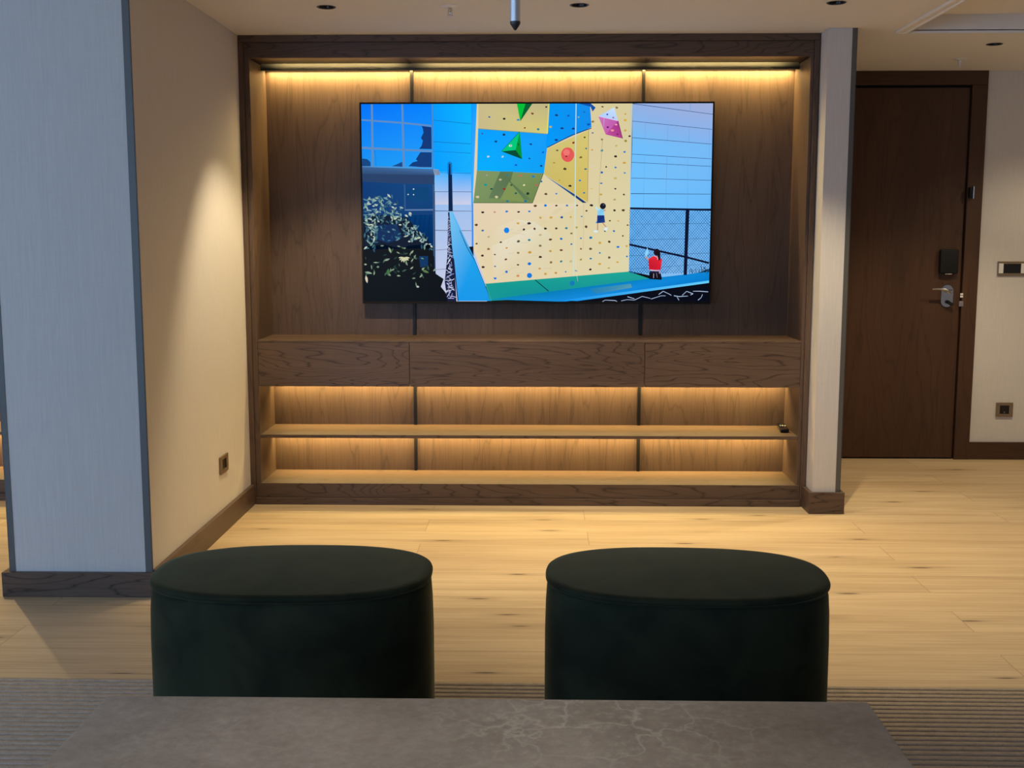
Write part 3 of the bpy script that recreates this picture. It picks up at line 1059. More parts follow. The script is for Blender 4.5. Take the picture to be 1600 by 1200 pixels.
6|165 190 180|221 557 225 565 230 568 235 569 234 564 230 559
6|110 150 140|243 602 251 603 258 601 263 598 258 597 250 598
6|40 80 105|282 603 286 594 286 586 286 580 283 586 281 593
6|190 205 185|257 603 248 605 243 609 240 614 246 614 252 610
6|130 165 170|191 551 195 558 201 560 206 559 204 555 199 551
6|165 190 180|197 554 204 548 205 541 205 535 201 539 197 545
6|190 205 185|302 635 307 638 312 637 316 635 312 633 308 632
6|95 140 150|246 572 246 579 250 583 254 585 254 580 252 575
6|40 80 105|273 594 272 602 276 608 281 610 282 605 280 598
6|165 190 180|231 609 235 599 235 591 233 584 230 590 228 599
6|110 150 140|283 641 279 650 281 657 284 662 287 656 288 649
6|40 80 105|224 616 232 618 238 616 242 613 237 612 231 612
6|95 140 150|262 595 271 593 276 588 280 584 275 585 268 588
6|40 80 105|269 635 266 645 268 654 272 659 274 653 275 644
6|165 190 180|259 618 266 625 274 628 280 629 275 625 268 620
6|130 165 170|184 538 186 544 191 548 195 550 193 546 190 541
6|60 105 125|312 654 313 661 318 663 322 664 322 659 319 655
6|40 80 105|181 559 187 562 193 562 198 560 194 557 188 556
6|165 190 180|276 609 267 612 262 618 259 623 264 621 271 617
6|95 140 150|232 614 241 617 249 615 254 613 248 610 241 610
6|95 140 150|244 584 248 592 254 597 259 599 256 594 252 589
6|190 205 185|250 608 258 611 264 608 267 604 262 602 256 602
6|110 150 140|250 551 243 547 236 547 231 549 235 552 242 554
6|95 140 150|176 563 182 573 190 578 197 579 194 573 187 566
6|130 165 170|287 614 277 617 271 624 268 630 275 628 282 624
6|95 140 150|294 628 286 635 283 642 282 649 287 645 292 638
6|60 105 125|232 564 239 559 240 552 240 547 235 550 232 556
6|165 190 180|206 623 212 627 217 626 221 622 217 619 212 618
6|110 150 140|216 615 226 615 232 610 235 605 229 605 222 608
6|130 165 170|222 587 231 586 236 581 239 575 233 576 226 579
6|130 165 170|197 578 203 587 212 590 219 591 215 585 208 579
6|60 105 125|288 624 296 616 299 607 299 600 294 605 289 613
6|130 165 170|227 610 222 617 223 624 226 628 229 624 231 618
6|60 105 125|248 562 256 558 259 553 260 548 255 550 250 554
6|40 80 105|237 602 246 604 254 601 258 597 252 595 244 595
6|40 80 105|183 586 195 588 204 585 209 580 202 579 193 580
6|60 105 125|259 608 268 612 276 613 283 612 277 609 269 607
6|165 190 180|260 576 262 587 267 595 272 600 272 592 269 584
6|190 205 185|272 608 280 616 288 619 295 619 290 614 283 610
6|190 205 185|164 545 170 550 175 549 180 547 176 544 171 542
6|130 165 170|229 562 236 562 241 558 242 554 238 553 232 555
6|40 80 105|180 573 188 568 191 561 191 556 185 558 180 564
6|130 165 170|220 559 223 565 228 568 233 570 231 565 227 561
6|60 105 125|221 592 222 600 225 605 229 609 229 604 227 598
6|110 150 140|196 568 205 566 211 562 214 557 209 558 202 562
6|130 165 170|198 598 207 596 214 592 218 588 212 588 205 591
6|60 105 125|200 581 193 586 192 591 194 596 199 593 202 589
6|150 170 140|178 654 186 657 193 656 198 653 193 651 186 651
6|120 145 120|265 698 270 703 276 704 281 704 278 701 273 698
6|25 45 45|215 694 217 701 221 704 226 705 225 700 223 695
6|120 145 120|111 771 114 779 120 782 126 781 124 776 120 771
6|25 45 45|310 724 309 732 313 737 316 739 317 735 316 729
6|25 45 45|305 746 297 745 291 748 288 752 293 752 299 751
6|25 45 45|48 724 42 731 40 738 41 744 44 740 48 733
6|30 60 55|225 778 235 774 241 768 244 763 238 765 231 770
6|150 170 140|271 778 264 779 261 784 259 789 264 788 269 785
6|60 90 70|104 701 94 707 90 716 89 722 95 719 101 712
6|60 90 70|10 782 16 776 16 769 14 763 9 767 7 774
6|30 60 55|110 683 101 682 94 684 89 688 95 688 103 687
6|120 145 120|144 748 135 749 130 753 127 758 133 758 139 756
6|25 45 45|187 666 185 675 187 682 190 686 192 681 192 674
6|60 90 70|270 780 272 787 276 791 280 794 279 789 276 784
6|150 170 140|322 760 330 758 333 753 334 748 329 750 325 753
6|30 60 55|157 693 148 695 143 700 141 706 147 704 153 701
6|150 170 140|218 680 227 676 231 670 232 663 226 666 220 671
6|120 145 120|241 792 233 789 228 791 224 794 228 796 234 796
6|120 145 120|78 643 85 646 91 645 96 642 91 640 85 639
6|150 170 140|50 759 45 767 45 774 46 779 50 774 52 768
6|60 90 70|48 749 45 757 44 765 46 771 48 766 50 758
6|60 90 70|185 680 194 682 202 680 207 677 201 676 193 677
6|120 145 120|195 712 194 723 198 730 204 734 204 728 202 720
6|150 170 140|1 728 6 733 11 732 15 729 12 726 7 724
6|30 60 55|142 740 145 747 151 750 156 750 154 746 150 741
6|150 170 140|153 781 159 785 166 784 171 782 166 779 160 777
6|120 145 120|73 740 67 735 62 737 59 741 63 744 68 745
6|120 145 120|219 673 215 679 214 685 216 689 218 685 220 680
6|120 145 120|243 683 236 689 234 697 233 703 238 699 242 692
6|30 60 55|100 700 105 707 112 709 118 710 114 705 109 701
6|60 90 70|177 762 187 762 195 757 200 753 193 752 185 754
6|60 90 70|164 723 162 730 163 735 166 739 168 735 168 729
6|150 170 140|44 720 55 723 64 722 71 720 64 718 55 717
6|150 170 140|153 670 158 676 164 678 169 679 166 675 160 671
6|30 60 55|48 651 54 649 57 644 57 640 52 641 48 644
6|25 45 45|136 758 142 767 150 771 157 772 153 766 147 760
6|150 170 140|231 738 223 741 218 746 216 751 222 750 228 746
6|30 60 55|136 746 144 742 149 736 151 730 146 733 140 738
6|120 145 120|233 688 235 698 241 703 246 706 245 700 241 693
6|60 90 70|152 758 157 763 164 765 168 764 165 760 160 757
6|25 45 45|218 720 223 724 229 723 232 721 229 718 224 717
6|60 90 70|183 716 192 718 199 716 204 713 198 711 191 711
6|60 90 70|172 648 180 655 188 658 195 659 190 654 183 649
6|25 45 45|168 678 174 684 181 685 187 685 183 681 177 677
6|60 90 70|297 732 295 743 298 751 302 757 304 750 303 741
6|25 45 45|294 749 289 739 282 735 276 734 278 740 284 746
6|60 90 70|139 653 131 661 127 670 127 677 132 672 137 664
6|150 170 140|125 746 123 754 124 760 125 765 127 760 128 753
6|60 90 70|106 765 98 769 96 776 96 781 101 779 106 774
6|25 45 45|236 694 243 702 251 704 258 704 254 699 246 695
6|120 145 120|241 810 240 820 242 828 245 833 246 827 245 819
6|120 145 120|35 729 33 739 35 748 38 753 39 747 39 739
6|30 60 55|56 726 66 725 74 721 79 716 72 716 63 718
6|150 170 140|172 648 167 643 161 642 156 643 160 646 165 648
6|150 170 140|269 753 277 754 281 749 283 744 278 744 272 746
6|30 60 55|7 692 5 699 8 704 11 707 12 703 12 697
6|150 170 140|220 718 227 713 230 707 231 701 227 704 222 710
6|60 90 70|168 694 169 703 173 709 178 712 177 707 175 700
6|120 145 120|266 769 266 777 270 782 274 785 274 780 272 774
6|205 205 165|188 697 198 702 208 702 215 699 209 695 199 693
6|205 205 165|188 695 194 705 203 709 210 710 207 704 200 698
6|205 205 165|188 694 189 706 194 714 200 718 200 711 197 702
6|205 205 165|188 694 183 705 184 714 187 721 191 714 193 705
6|205 205 165|189 695 179 701 175 710 175 718 181 713 187 706
6|205 205 165|189 695 177 697 170 703 165 709 173 708 182 705
6|205 205 165|189 697 178 693 168 694 162 698 169 701 178 702
6|60 110 65|114 748 105 761 107 772 113 780 119 772 123 761
6|215 200 180|9 778 5 794 9 807 15 816 18 806 17 792
6|150 170 130|117 649 117 662 122 671 128 677 129 669 127 659
6|150 165 150|123 702 109 702 98 707 91 713 100 713 112 711
6|90 120 70|270 754 281 765 293 768 303 768 297 760 286 754
6|190 200 190|243 830 247 836 253 836 257 834 255 830 250 827
6|140 165 140|4 764 17 772 30 773 39 771 31 765 19 761
4|8 35 75|396 265 413 265 416 484 396 484
5|20 120 205|393 315 393 265 402 257 412 264 413 318 407 318 406 268 400 269 398 315
5|15 22 55|394 489 404 487 419 689 430 900 388 900 376 808 389 689
6|150 160 210|394 503 393 506 395 506 396 503
6|150 160 210|393 506 392 511 394 511 395 506
6|215 220 245|400 510 395 510 395 511 400 511
6|215 220 245|395 510 391 514 392 515 396 511
6|150 160 210|396 513 394 517 395 518 398 514
6|150 160 210|394 517 392 522 393 522 395 518
6|150 160 210|399 522 394 523 394 524 399 524
6|150 160 210|394 523 389 523 389 524 394 524
6|215 220 245|403 527 398 526 397 527 402 529
6|215 220 245|397 526 392 529 393 530 398 527
6|185 190 235|401 530 397 535 398 536 402 531
6|185 190 235|397 535 394 537 394 538 398 536
6|150 160 210|400 535 398 541 399 541 401 535
6|150 160 210|398 541 396 544 397 545 399 542
6|185 190 235|395 542 399 547 400 546 396 541
6|185 190 235|399 547 403 549 404 548 400 545
6|215 220 245|399 546 395 549 396 550 400 547
6|215 220 245|395 549 391 554 392 555 396 550
6|215 220 245|396 553 400 558 401 557 397 552
6|215 220 245|400 558 404 561 405 559 401 557
6|215 220 245|399 556 395 560 397 561 400 557
6|215 220 245|395 560 392 566 393 567 397 561
6|150 160 210|401 561 401 569 403 569 403 561
6|150 160 210|401 569 402 573 404 573 403 569
6|185 190 235|407 571 401 569 400 571 407 573
6|185 190 235|400 569 394 572 395 574 401 571
6|150 160 210|398 574 393 576 393 578 399 576
6|150 160 210|393 576 387 580 388 581 393 578
6|185 190 235|401 578 396 583 397 584 402 580
6|185 190 235|396 583 392 587 393 588 397 585
6|150 160 210|397 583 393 590 395 591 399 584
6|150 160 210|394 590 390 593 391 595 395 591
6|150 160 210|405 592 399 590 398 592 405 594
6|150 160 210|398 591 392 595 393 597 399 592
6|215 220 245|401 597 395 597 395 598 401 599
6|215 220 245|394 597 388 601 389 602 395 598
6|150 160 210|406 604 399 608 400 609 406 605
6|150 160 210|399 607 393 605 392 607 399 609
6|185 190 235|404 605 400 612 401 613 406 606
6|185 190 235|400 612 395 615 397 617 401 614
6|150 160 210|389 613 396 617 397 616 391 612
6|150 160 210|396 617 402 621 403 619 397 616
6|185 190 235|403 614 401 623 402 623 405 615
6|185 190 235|401 623 398 628 400 629 402 623
6|185 190 235|392 620 394 630 396 630 394 620
6|185 190 235|394 630 396 635 398 633 396 629
6|185 190 235|395 625 395 630 397 630 397 625
6|185 190 235|395 630 395 640 397 640 397 630
6|215 220 245|410 636 402 633 401 635 409 638
6|215 220 245|401 634 393 638 395 640 402 635
6|215 220 245|399 638 393 641 393 643 400 640
6|215 220 245|392 641 386 647 387 649 394 643
6|215 220 245|386 645 393 651 394 649 388 644
6|215 220 245|393 651 400 654 401 652 394 649
6|185 190 235|387 648 391 653 393 651 388 647
6|185 190 235|391 653 395 662 397 661 393 652
6|215 220 245|401 653 396 659 397 660 403 655
6|215 220 245|396 659 390 665 391 667 397 660
6|185 190 235|407 659 400 661 401 663 407 661
6|185 190 235|400 661 393 670 395 671 401 662
6|215 220 245|389 671 397 673 398 671 390 669
6|215 220 245|398 673 406 673 406 671 398 671
6|150 160 210|412 674 403 673 403 675 412 677
6|150 160 210|403 673 394 676 395 678 404 675
6|150 160 210|390 683 398 683 399 681 390 680
6|150 160 210|399 683 407 683 407 681 399 681
6|215 220 245|398 687 406 690 407 688 398 685
6|215 220 245|407 690 416 690 416 688 407 688
6|185 190 235|396 690 405 691 405 688 397 687
6|185 190 235|404 691 412 698 414 696 405 689
6|185 190 235|400 691 393 696 394 698 401 693
6|185 190 235|393 696 386 704 388 705 394 698
6|215 220 245|392 696 396 705 398 704 394 695
6|215 220 245|396 705 401 713 403 711 398 704
6|215 220 245|404 700 399 709 402 710 406 701
6|215 220 245|399 709 395 717 397 718 401 711
6|215 220 245|397 705 394 714 396 715 399 706
6|215 220 245|394 714 390 723 393 724 396 715
6|215 220 245|395 711 390 722 393 723 397 712
6|215 220 245|390 722 386 728 388 730 392 724
6|150 160 210|405 716 407 725 409 724 408 716
6|150 160 210|407 725 409 736 411 735 409 724
6|150 160 210|393 725 400 727 401 725 394 723
6|150 160 210|399 727 406 739 408 738 401 726
6|150 160 210|403 727 398 732 400 734 405 728
6|150 160 210|398 733 394 745 396 746 401 734
6|185 190 235|398 733 401 747 404 746 400 732
6|185 190 235|401 747 405 753 407 751 403 746
6|215 220 245|392 745 402 749 403 747 393 743
6|215 220 245|402 749 412 753 413 750 403 747
6|215 220 245|392 749 401 753 402 751 393 746
6|215 220 245|400 753 409 760 411 758 402 751
6|215 220 245|383 754 392 763 394 762 385 752
6|215 220 245|393 764 402 766 403 763 394 761
6|150 160 210|405 753 404 767 407 767 408 753
6|150 160 210|404 767 404 775 406 775 407 767
6|150 160 210|406 767 395 765 395 768 406 770
6|150 160 210|395 765 384 770 385 772 396 768
6|150 160 210|419 770 408 773 409 776 420 773
6|150 160 210|408 774 398 778 399 780 409 776
6|185 190 235|407 776 396 781 397 784 408 778
6|185 190 235|397 781 386 783 386 786 397 784
6|150 160 210|399 778 389 787 391 789 401 780
6|150 160 210|390 787 380 792 382 794 391 790
6|150 160 210|388 785 397 792 398 790 389 783
6|150 160 210|396 792 405 800 407 798 398 790
6|215 220 245|420 794 409 800 410 803 422 796
6|215 220 245|410 800 398 798 398 801 409 803
6|215 220 245|379 804 390 803 390 801 379 801
6|215 220 245|390 803 402 805 403 802 391 801
6|150 160 210|384 802 394 811 396 809 386 800
6|150 160 210|394 811 404 817 405 814 396 809
6|185 190 235|408 812 396 818 397 821 409 814
6|185 190 235|397 818 385 813 384 816 396 821
6|150 160 210|405 807 406 825 409 825 408 807
6|150 160 210|406 825 407 832 410 831 409 825
6|185 190 235|384 816 392 824 394 822 386 814
6|185 190 235|391 824 399 836 401 834 394 822
6|185 190 235|412 824 400 827 401 830 413 827
6|185 190 235|400 827 388 834 390 836 402 829
6|185 190 235|416 832 403 835 404 838 417 835
6|185 190 235|404 835 391 837 391 840 404 838
6|215 220 245|399 835 410 841 411 838 401 832
6|215 220 245|409 841 420 850 422 848 411 839
6|185 190 235|419 840 407 845 409 848 420 843
6|185 190 235|407 845 396 851 397 854 409 847
6|215 220 245|406 848 393 845 392 848 405 851
6|215 220 245|392 845 379 854 381 857 393 848
6|185 190 235|405 855 392 852 391 855 405 858
6|185 190 235|391 852 378 858 379 861 393 855
6|150 160 210|395 850 395 858 398 858 398 850
6|150 160 210|395 858 395 877 398 877 398 858
6|185 190 235|399 857 392 867 394 869 402 859
6|185 190 235|392 867 385 880 387 881 395 869
6|150 160 210|410 862 404 879 407 880 413 863
6|150 160 210|404 879 398 886 400 888 406 881
6|185 190 235|401 880 415 878 414 874 400 877
6|185 190 235|414 878 427 883 429 880 415 875
6|185 190 235|391 887 405 887 405 884 391 883
6|185 190 235|405 887 419 888 419 885 405 884
6|120 195 240 90 185 245 25 160 235 20 150 230 15 150 235 60 180 245|400 488 415 487 515 701 593 898 437 898 411 642
7|8 40 85|446 572 478 648 481 647 448 571
7|8 40 85|478 649 514 708 516 706 480 647
7|8 40 85|514 707 592 897 594 896 516 706
7|10 30 70|416 701 435 899 439 898 420 701
5|5 12 30|482 648 510 645 511 701
5|216 203 155 222 212 170 228 210 170 230 212 175 226 208 172 222 208 155|1236 0 1229 767 568 819 511 660 510 396 529 0
6|230 208 178 230 212 180 226 210 172 224 208 170|511 449 782 449 1029 449 530 674
6|228 220 196 232 226 206 226 218 192 223 212 176 223 211 174 226 210 174 228 216 188|613 560 705 522 794 533 871 589 860 748 604 807 593 618
6|214 196 150|871 490 912 464 921 478 879 504
6|220 200 155|823 507 844 496 841 536 812 536
7|208 198 172|665 635 681 613 680 612 663 634
7|208 198 172|684 748 720 740 720 738 683 746
7|208 198 172|710 573 734 574 734 572 710 571
7|208 198 172|727 557 766 544 766 542 726 555
7|208 198 172|691 582 749 592 749 590 691 580
7|208 198 172|674 573 694 568 693 566 673 571
7|208 198 172|728 630 763 629 763 627 728 628
7|208 198 172|770 691 813 687 813 685 770 689
7|208 198 172|838 747 875 748 875 745 838 744
7|208 198 172|708 772 743 765 742 763 707 770
7|208 198 172|644 778 683 753 682 751 643 776
7|208 198 172|669 681 698 676 697 674 669 679
7|192 180 131 212 200 120 200 186 138 200 187 139|858 0 849 135 535 110 536 0
8|235 230 80|855 1 847 134 851 134 859 1
8|120 140 90|535 112 849 136 849 134 535 110
7|0 160 255 20 155 250 10 160 245 0 175 255|534 110 849 135 835 313 528 299
7|128 150 100 120 142 85 110 135 75 120 145 95|528 299 833 311 783 447 511 446
8|92 118 80 95 122 82 90 115 78 96 125 85 100 125 88|635 304 694 304 682 350 776 432 581 425
9|128 148 85|634 431 676 350 711 391 753 443
9|40 60 60|832 311 782 446 784 447 834 312
9|40 60 60|783 446 511 445 511 447 783 448
7|19 140 235 15 140 235 0 155 250 0 150 245|1043 0 1051 105 849 195 859 0
7|0 150 250|849 132 860 126 849 195 835 313 840 224
8|15 80 165|1047 0 1069 18 1055 36 1046 14 992 0
8|15 60 110|850 198 957 145 956 141 848 195
8|15 60 110|957 145 1051 111 1050 107 956 141
7|206 192 120 214 198 115 210 186 92 204 186 106|849 201 1037 120 1036 443 835 316
8|150 140 90|1037 116 1035 443 1037 444 1039 116
8|40 120 190 20 60 115 15 50 100 10 45 95|835 319 979 409 1032 446 1014 446
7|205 190 140|1017 446 1017 659 1019 659 1019 446
9|228 88 88|973 228 972 237 968 246 963 253 956 258 948 261 939 261 931 258 924 253 918 246 915 237 913 228 914 219 918 210 923 203 931 198 939 196 947 196 955 198 962 203 968 211 972 219
10|240 120 115|953 218 951 226 945 231 938 233 931 231 925 225 923 218 925 211 931 206 938 204 945 206 951 211
11|110 30 35|941 236 941 238 939 239 936 239 934 238 933 236 934 234 936 232 939 232 941 234
9|170 205 255 205 225 255 180 210 250|1081 56 1153 17 1171 77
9|205 120 190 190 90 170 200 95 175|1081 56 1171 77 1116 138
9|165 50 135 175 60 135 190 80 160|1171 77 1193 156 1116 138
10|235 215 245|1081 57 1171 78 1171 76 1081 55
10|90 30 80|1170 77 1192 157 1194 156 1172 76
10|215 185 225|1107 59 1106 105 1107 105 1109 59
9|0 200 125|724 125 641 213 705 207
9|0 150 55|724 125 705 207 735 248
9|5 75 50|641 213 705 207 735 248
10|10 60 50|723 124 640 212 641 213 725 125
9|0 190 55|750 0 726 79 711 0
9|5 95 50|781 0 726 79 750 0
10|225 240 240|689 188 687 191 684 192 680 192 676 191 675 187 676 184 680 183 684 183 687 184
11|30 60 60|686 188 685 189 684 190 682 190 681 189 680 187 681 186 682 185 684 185 685 186
10|10 30 30|713 178 719 183 721 181 715 176
10|10 30 30|719 181 716 188 718 189 721 182
11|20 90 150|588 55 590 59 589 62 585 62 580 60 582 56
11|28 28 34|646 65 653 62 659 64 659 69 654 72 649 70
11|10 130 210|719 76 711 75 710 71 715 68 721 68 723 73
11|120 50 40|782 40 788 42 787 47 780 49 777 45 775 40
11|150 45 40|750 110 746 112 742 108 745 105 750 104 752 107
11|20 130 150|807 109 813 111 814 116 809 120 804 117 801 113
11|28 28 34|843 11 848 11 849 15 848 18 842 18 839 14
11|70 80 150|549 135 549 131 553 129 557 131 557 135 552 138
11|25 40 90|646 142 646 137 649 133 656 133 659 139 654 143
11|15 50 110|617 164 622 167 619 172 612 173 608 169 612 164
11|15 70 150|774 177 779 178 782 182 775 186 769 182 768 178
11|190 215 215|586 237 581 241 574 239 575 234 578 232 586 233
11|190 215 200|644 242 640 238 642 235 647 232 652 236 649 239
11|10 50 110|764 245 767 242 771 242 773 246 771 248 766 248
11|10 80 200|701 274 704 271 711 271 713 276 709 279 701 277
11|20 50 90|819 275 824 274 827 276 828 282 822 283 816 280
11|10 90 200|833 213 836 217 834 221 829 222 825 219 827 215
11|190 190 120|869 106 864 108 860 107 859 103 862 100 867 102
11|170 150 160|574 317 577 319 579 323 573 324 569 323 570 318
11|20 130 150|669 317 674 320 671 324 666 325 663 322 665 319
11|190 110 90|719 321 725 318 734 319 732 325 726 328 718 325
11|10 130 190|781 322 787 321 794 325 792 330 784 332 779 328
11|190 180 150|628 339 634 336 641 338 642 342 635 346 630 343
11|20 150 140|563 370 559 364 564 358 570 359 575 363 572 368
11|10 80 70|588 383 591 379 596 379 602 382 599 385 591 387
11|150 45 40|645 381 651 378 658 380 660 384 655 389 649 386
11|60 80 60|680 363 686 362 691 362 690 367 687 370 682 368
11|225 220 170|747 361 750 367 745 369 739 369 739 364 743 362
11|20 90 90|704 407 700 403 703 399 709 398 713 402 710 406
11|20 60 45|768 406 761 411 754 407 756 400 761 397 768 401
11|170 110 90|794 363 800 359 806 361 808 368 801 372 794 368
11|220 200 160|531 425 525 423 521 417 529 414 537 415 538 422
11|210 200 150|614 424 609 418 616 413 625 417 625 421 619 426
11|20 110 150|662 436 667 434 674 436 672 440 668 443 662 441
11|10 110 170|756 441 748 443 744 441 745 435 752 433 759 437
11|20 110 160|828 346 828 352 823 354 819 351 816 347 823 345
11|95 60 45|849 409 844 410 838 408 839 404 845 402 851 404
11|0 115 215|837 455 843 452 849 457 849 461 841 464 836 460
11|95 60 45|800 455 800 460 797 466 790 463 787 459 793 455
11|20 50 110|887 47 893 46 898 49 898 55 891 56 883 53
11|20 90 190|945 59 938 56 940 52 946 48 951 51 950 56
11|140 180 150|991 64 986 61 989 57 993 57 997 59 995 62
11|20 110 200|1021 35 1023 39 1017 42 1011 39 1013 35 1017 33
11|190 170 90|863 99 871 100 870 105 865 109 860 107 857 102
11|20 50 130|917 114 910 113 909 107 917 105 923 107 925 113
11|20 50 120|968 106 975 110 974 115 968 116 961 115 962 110
11|10 80 180|1042 96 1036 98 1029 94 1032 89 1040 88 1047 92
11|10 60 140|896 167 889 168 882 163 886 157 895 158 900 161
11|150 120 70|1056 86 1049 82 1051 78 1056 75 1064 78 1061 84
11|10 80 160|1058 128 1062 130 1059 133 1055 134 1051 131 1053 129
11|110 50 45|1095 12 1100 11 1105 13 1105 17 1099 17 1094 15
11|130 110 80|1160 20 1158 16 1164 13 1170 16 1171 20 1165 24
11|200 160 70|1208 45 1208 49 1203 51 1199 48 1200 44 1205 43
11|215 170 60|1196 74 1199 70 1206 69 1211 73 1208 79 1199 79
11|205 160 70|1210 121 1206 126 1199 123 1199 119 1204 114 1210 118
11|28 28 34|1220 149 1219 145 1222 142 1227 142 1231 145 1227 149
11|150 140 60|1211 172 1205 172 1201 169 1200 164 1209 161 1214 166
11|130 120 90|1101 156 1104 158 1105 162 1099 165 1093 161 1096 156
11|190 170 110|1169 190 1165 193 1158 191 1159 186 1163 185 1170 186
11|205 160 70|1050 209 1050 205 1055 203 1059 206 1059 210 1054 211
11|20 130 150|1097 206 1104 205 1105 210 1105 213 1097 215 1092 210
11|28 28 34|1168 239 1165 241 1159 241 1154 236 1160 231 1168 233
11|0 115 215|1205 220 1201 221 1196 216 1199 213 1205 213 1209 215
11|205 160 70|1211 265 1207 270 1198 270 1193 265 1199 260 1206 261
11|215 210 200|1055 278 1060 280 1059 283 1057 285 1053 285 1051 281
11|28 28 34|1118 279 1122 281 1124 284 1121 287 1115 287 1116 283
11|10 110 190|1160 282 1165 283 1168 286 1166 289 1160 290 1157 286
11|0 115 215|1200 308 1206 308 1210 311 1207 314 1202 314 1200 311
11|10 90 180|1105 306 1105 312 1098 314 1094 310 1094 307 1100 303
11|200 180 100|1159 340 1153 335 1157 331 1166 329 1170 333 1167 340
11|10 110 190|1091 358 1094 355 1101 354 1104 358 1099 361 1094 360
11|215 190 110|1050 379 1056 378 1059 383 1056 385 1050 385 1047 382
11|28 28 34|1167 380 1167 385 1162 386 1158 384 1158 380 1162 379
11|205 160 70|1103 407 1103 411 1096 413 1091 411 1091 406 1097 403
11|60 60 40|1203 404 1206 408 1207 412 1200 412 1197 410 1198 406
11|170 160 100|1156 429 1161 426 1166 431 1165 435 1158 435 1152 433
11|28 28 34|1049 461 1044 457 1051 452 1057 453 1063 458 1057 463
11|28 28 34|1033 486 1029 486 1026 482 1030 479 1036 480 1036 483
11|40 40 35|1015 151 1017 148 1021 147 1025 149 1024 152 1020 155
11|140 40 40|975 176 970 180 963 177 965 171 969 170 974 170
11|20 110 160|1031 203 1027 205 1023 202 1023 199 1027 197 1031 198
11|90 100 60|897 213 892 212 889 209 892 206 898 205 902 209
11|120 110 50|1010 237 1009 243 1003 245 996 244 998 238 1002 235
11|160 150 70|884 268 877 267 875 264 879 261 884 261 888 265
11|70 60 40|925 289 931 286 938 291 939 296 930 298 923 295
11|20 100 150|1029 296 1023 297 1019 294 1021 290 1028 290 1033 293
11|190 160 60|901 344 904 341 908 340 911 344 910 347 903 348
11|0 120 210|1004 343 1007 346 1000 349 996 348 994 344 999 340
11|28 28 34|949 366 956 364 962 368 961 374 953 373 946 371
11|10 110 190|1017 398 1022 397 1025 401 1023 404 1017 404 1013 401
11|95 60 45|840 402 846 401 852 406 848 411 842 410 836 407
11|0 115 215|891 401 897 403 897 406 894 408 890 408 887 404
11|60 50 40|1165 478 1166 483 1160 486 1155 484 1154 479 1158 475
11|70 60 40|1194 476 1202 475 1208 478 1205 484 1199 486 1192 481
11|95 60 45|1144 529 1141 531 1137 531 1133 528 1137 525 1142 524
11|205 160 70|1182 531 1177 532 1173 529 1174 526 1178 526 1181 527
11|95 60 45|1216 546 1221 544 1225 546 1224 551 1221 551 1217 550
11|0 110 190|1156 570 1162 572 1164 575 1161 580 1154 578 1153 574
11|90 40 120|1128 109 1123 110 1119 106 1121 101 1127 102 1132 104
11|240 170 190|1158 91 1164 90 1168 92 1167 96 1162 98 1157 95
11|240 150 150|1146 115 1154 118 1153 122 1146 125 1140 123 1138 117
11|60 60 170|1126 51 1121 52 1117 49 1119 46 1123 44 1126 47
11|170 120 170|1148 67 1144 64 1146 59 1152 59 1154 62 1154 66
11|110 30 90|1175 136 1173 139 1169 140 1164 139 1165 135 1170 134
11|28 28 34|560 492 555 494 549 493 546 487 552 485 561 486
11|200 140 120|613 492 608 492 603 490 604 486 611 484 614 487
11|0 115 215|662 481 670 482 672 486 666 489 659 490 658 484
11|28 28 34|722 491 716 491 711 487 715 485 722 483 726 487
11|0 115 215|772 482 775 484 772 488 767 488 762 486 765 481
11|95 60 45|526 553 517 550 517 544 524 541 531 543 530 549
11|30 110 170|555 568 560 571 557 576 552 577 547 574 548 570
11|190 160 110|579 606 574 601 579 598 584 597 586 601 585 604
11|95 60 45|524 629 528 629 531 633 526 637 521 636 519 632
11|140 100 60|574 656 577 652 585 654 588 659 581 662 574 662
11|60 40 35|558 691 550 693 544 689 548 684 554 682 558 687
11|60 40 35|555 735 563 739 560 745 553 746 548 743 547 739
11|205 160 70|710 540 712 535 720 535 723 539 721 544 714 544
11|40 40 40|770 545 762 545 758 539 765 534 772 535 777 541
11|28 28 34|743 573 737 570 739 566 743 562 750 566 748 570
11|90 80 60|787 564 793 561 798 563 798 567 793 571 790 568
11|28 28 34|848 566 844 567 838 566 837 561 844 559 848 561
11|28 28 34|633 624 638 622 642 624 643 627 637 630 631 628
11|70 80 70|711 624 713 619 718 616 727 620 723 626 716 628
11|20 120 140|773 620 767 621 761 617 764 612 770 612 774 615
11|190 170 120|816 589 823 588 827 594 821 597 813 596 813 592
11|110 90 60|823 642 824 645 821 647 815 647 814 643 817 641
11|200 140 60|659 656 659 652 662 649 669 649 669 653 666 656
11|130 110 60|723 676 720 680 714 679 711 675 714 670 723 672
11|200 150 60|779 675 771 679 762 675 766 669 771 666 779 670
11|80 70 80|612 686 608 686 605 684 605 680 610 680 615 682
11|110 60 50|660 710 653 707 656 703 660 700 666 702 666 707
11|60 110 180|605 739 606 735 610 734 614 735 615 740 610 740
11|28 28 34|712 732 710 729 714 727 720 727 722 731 718 734
11|10 110 220|778 722 776 728 770 733 762 729 761 722 769 720
11|28 28 34|819 699 812 697 814 691 819 688 827 692 827 697
11|20 110 200|657 760 663 756 668 759 669 765 665 769 658 766
11|0 110 230|616 796 610 799 605 795 603 790 611 788 617 790
11|210 140 90|709 783 710 778 718 775 723 779 722 785 716 787
11|205 160 70|813 746 818 745 822 747 822 751 817 751 812 749
11|200 150 50|839 776 838 773 840 769 847 768 849 772 847 778
11|190 160 90|823 511 826 515 822 519 816 518 815 513 818 510
11|95 60 45|794 455 801 455 804 461 797 465 790 462 790 458
11|0 115 215|842 463 836 461 838 455 842 452 849 457 848 462
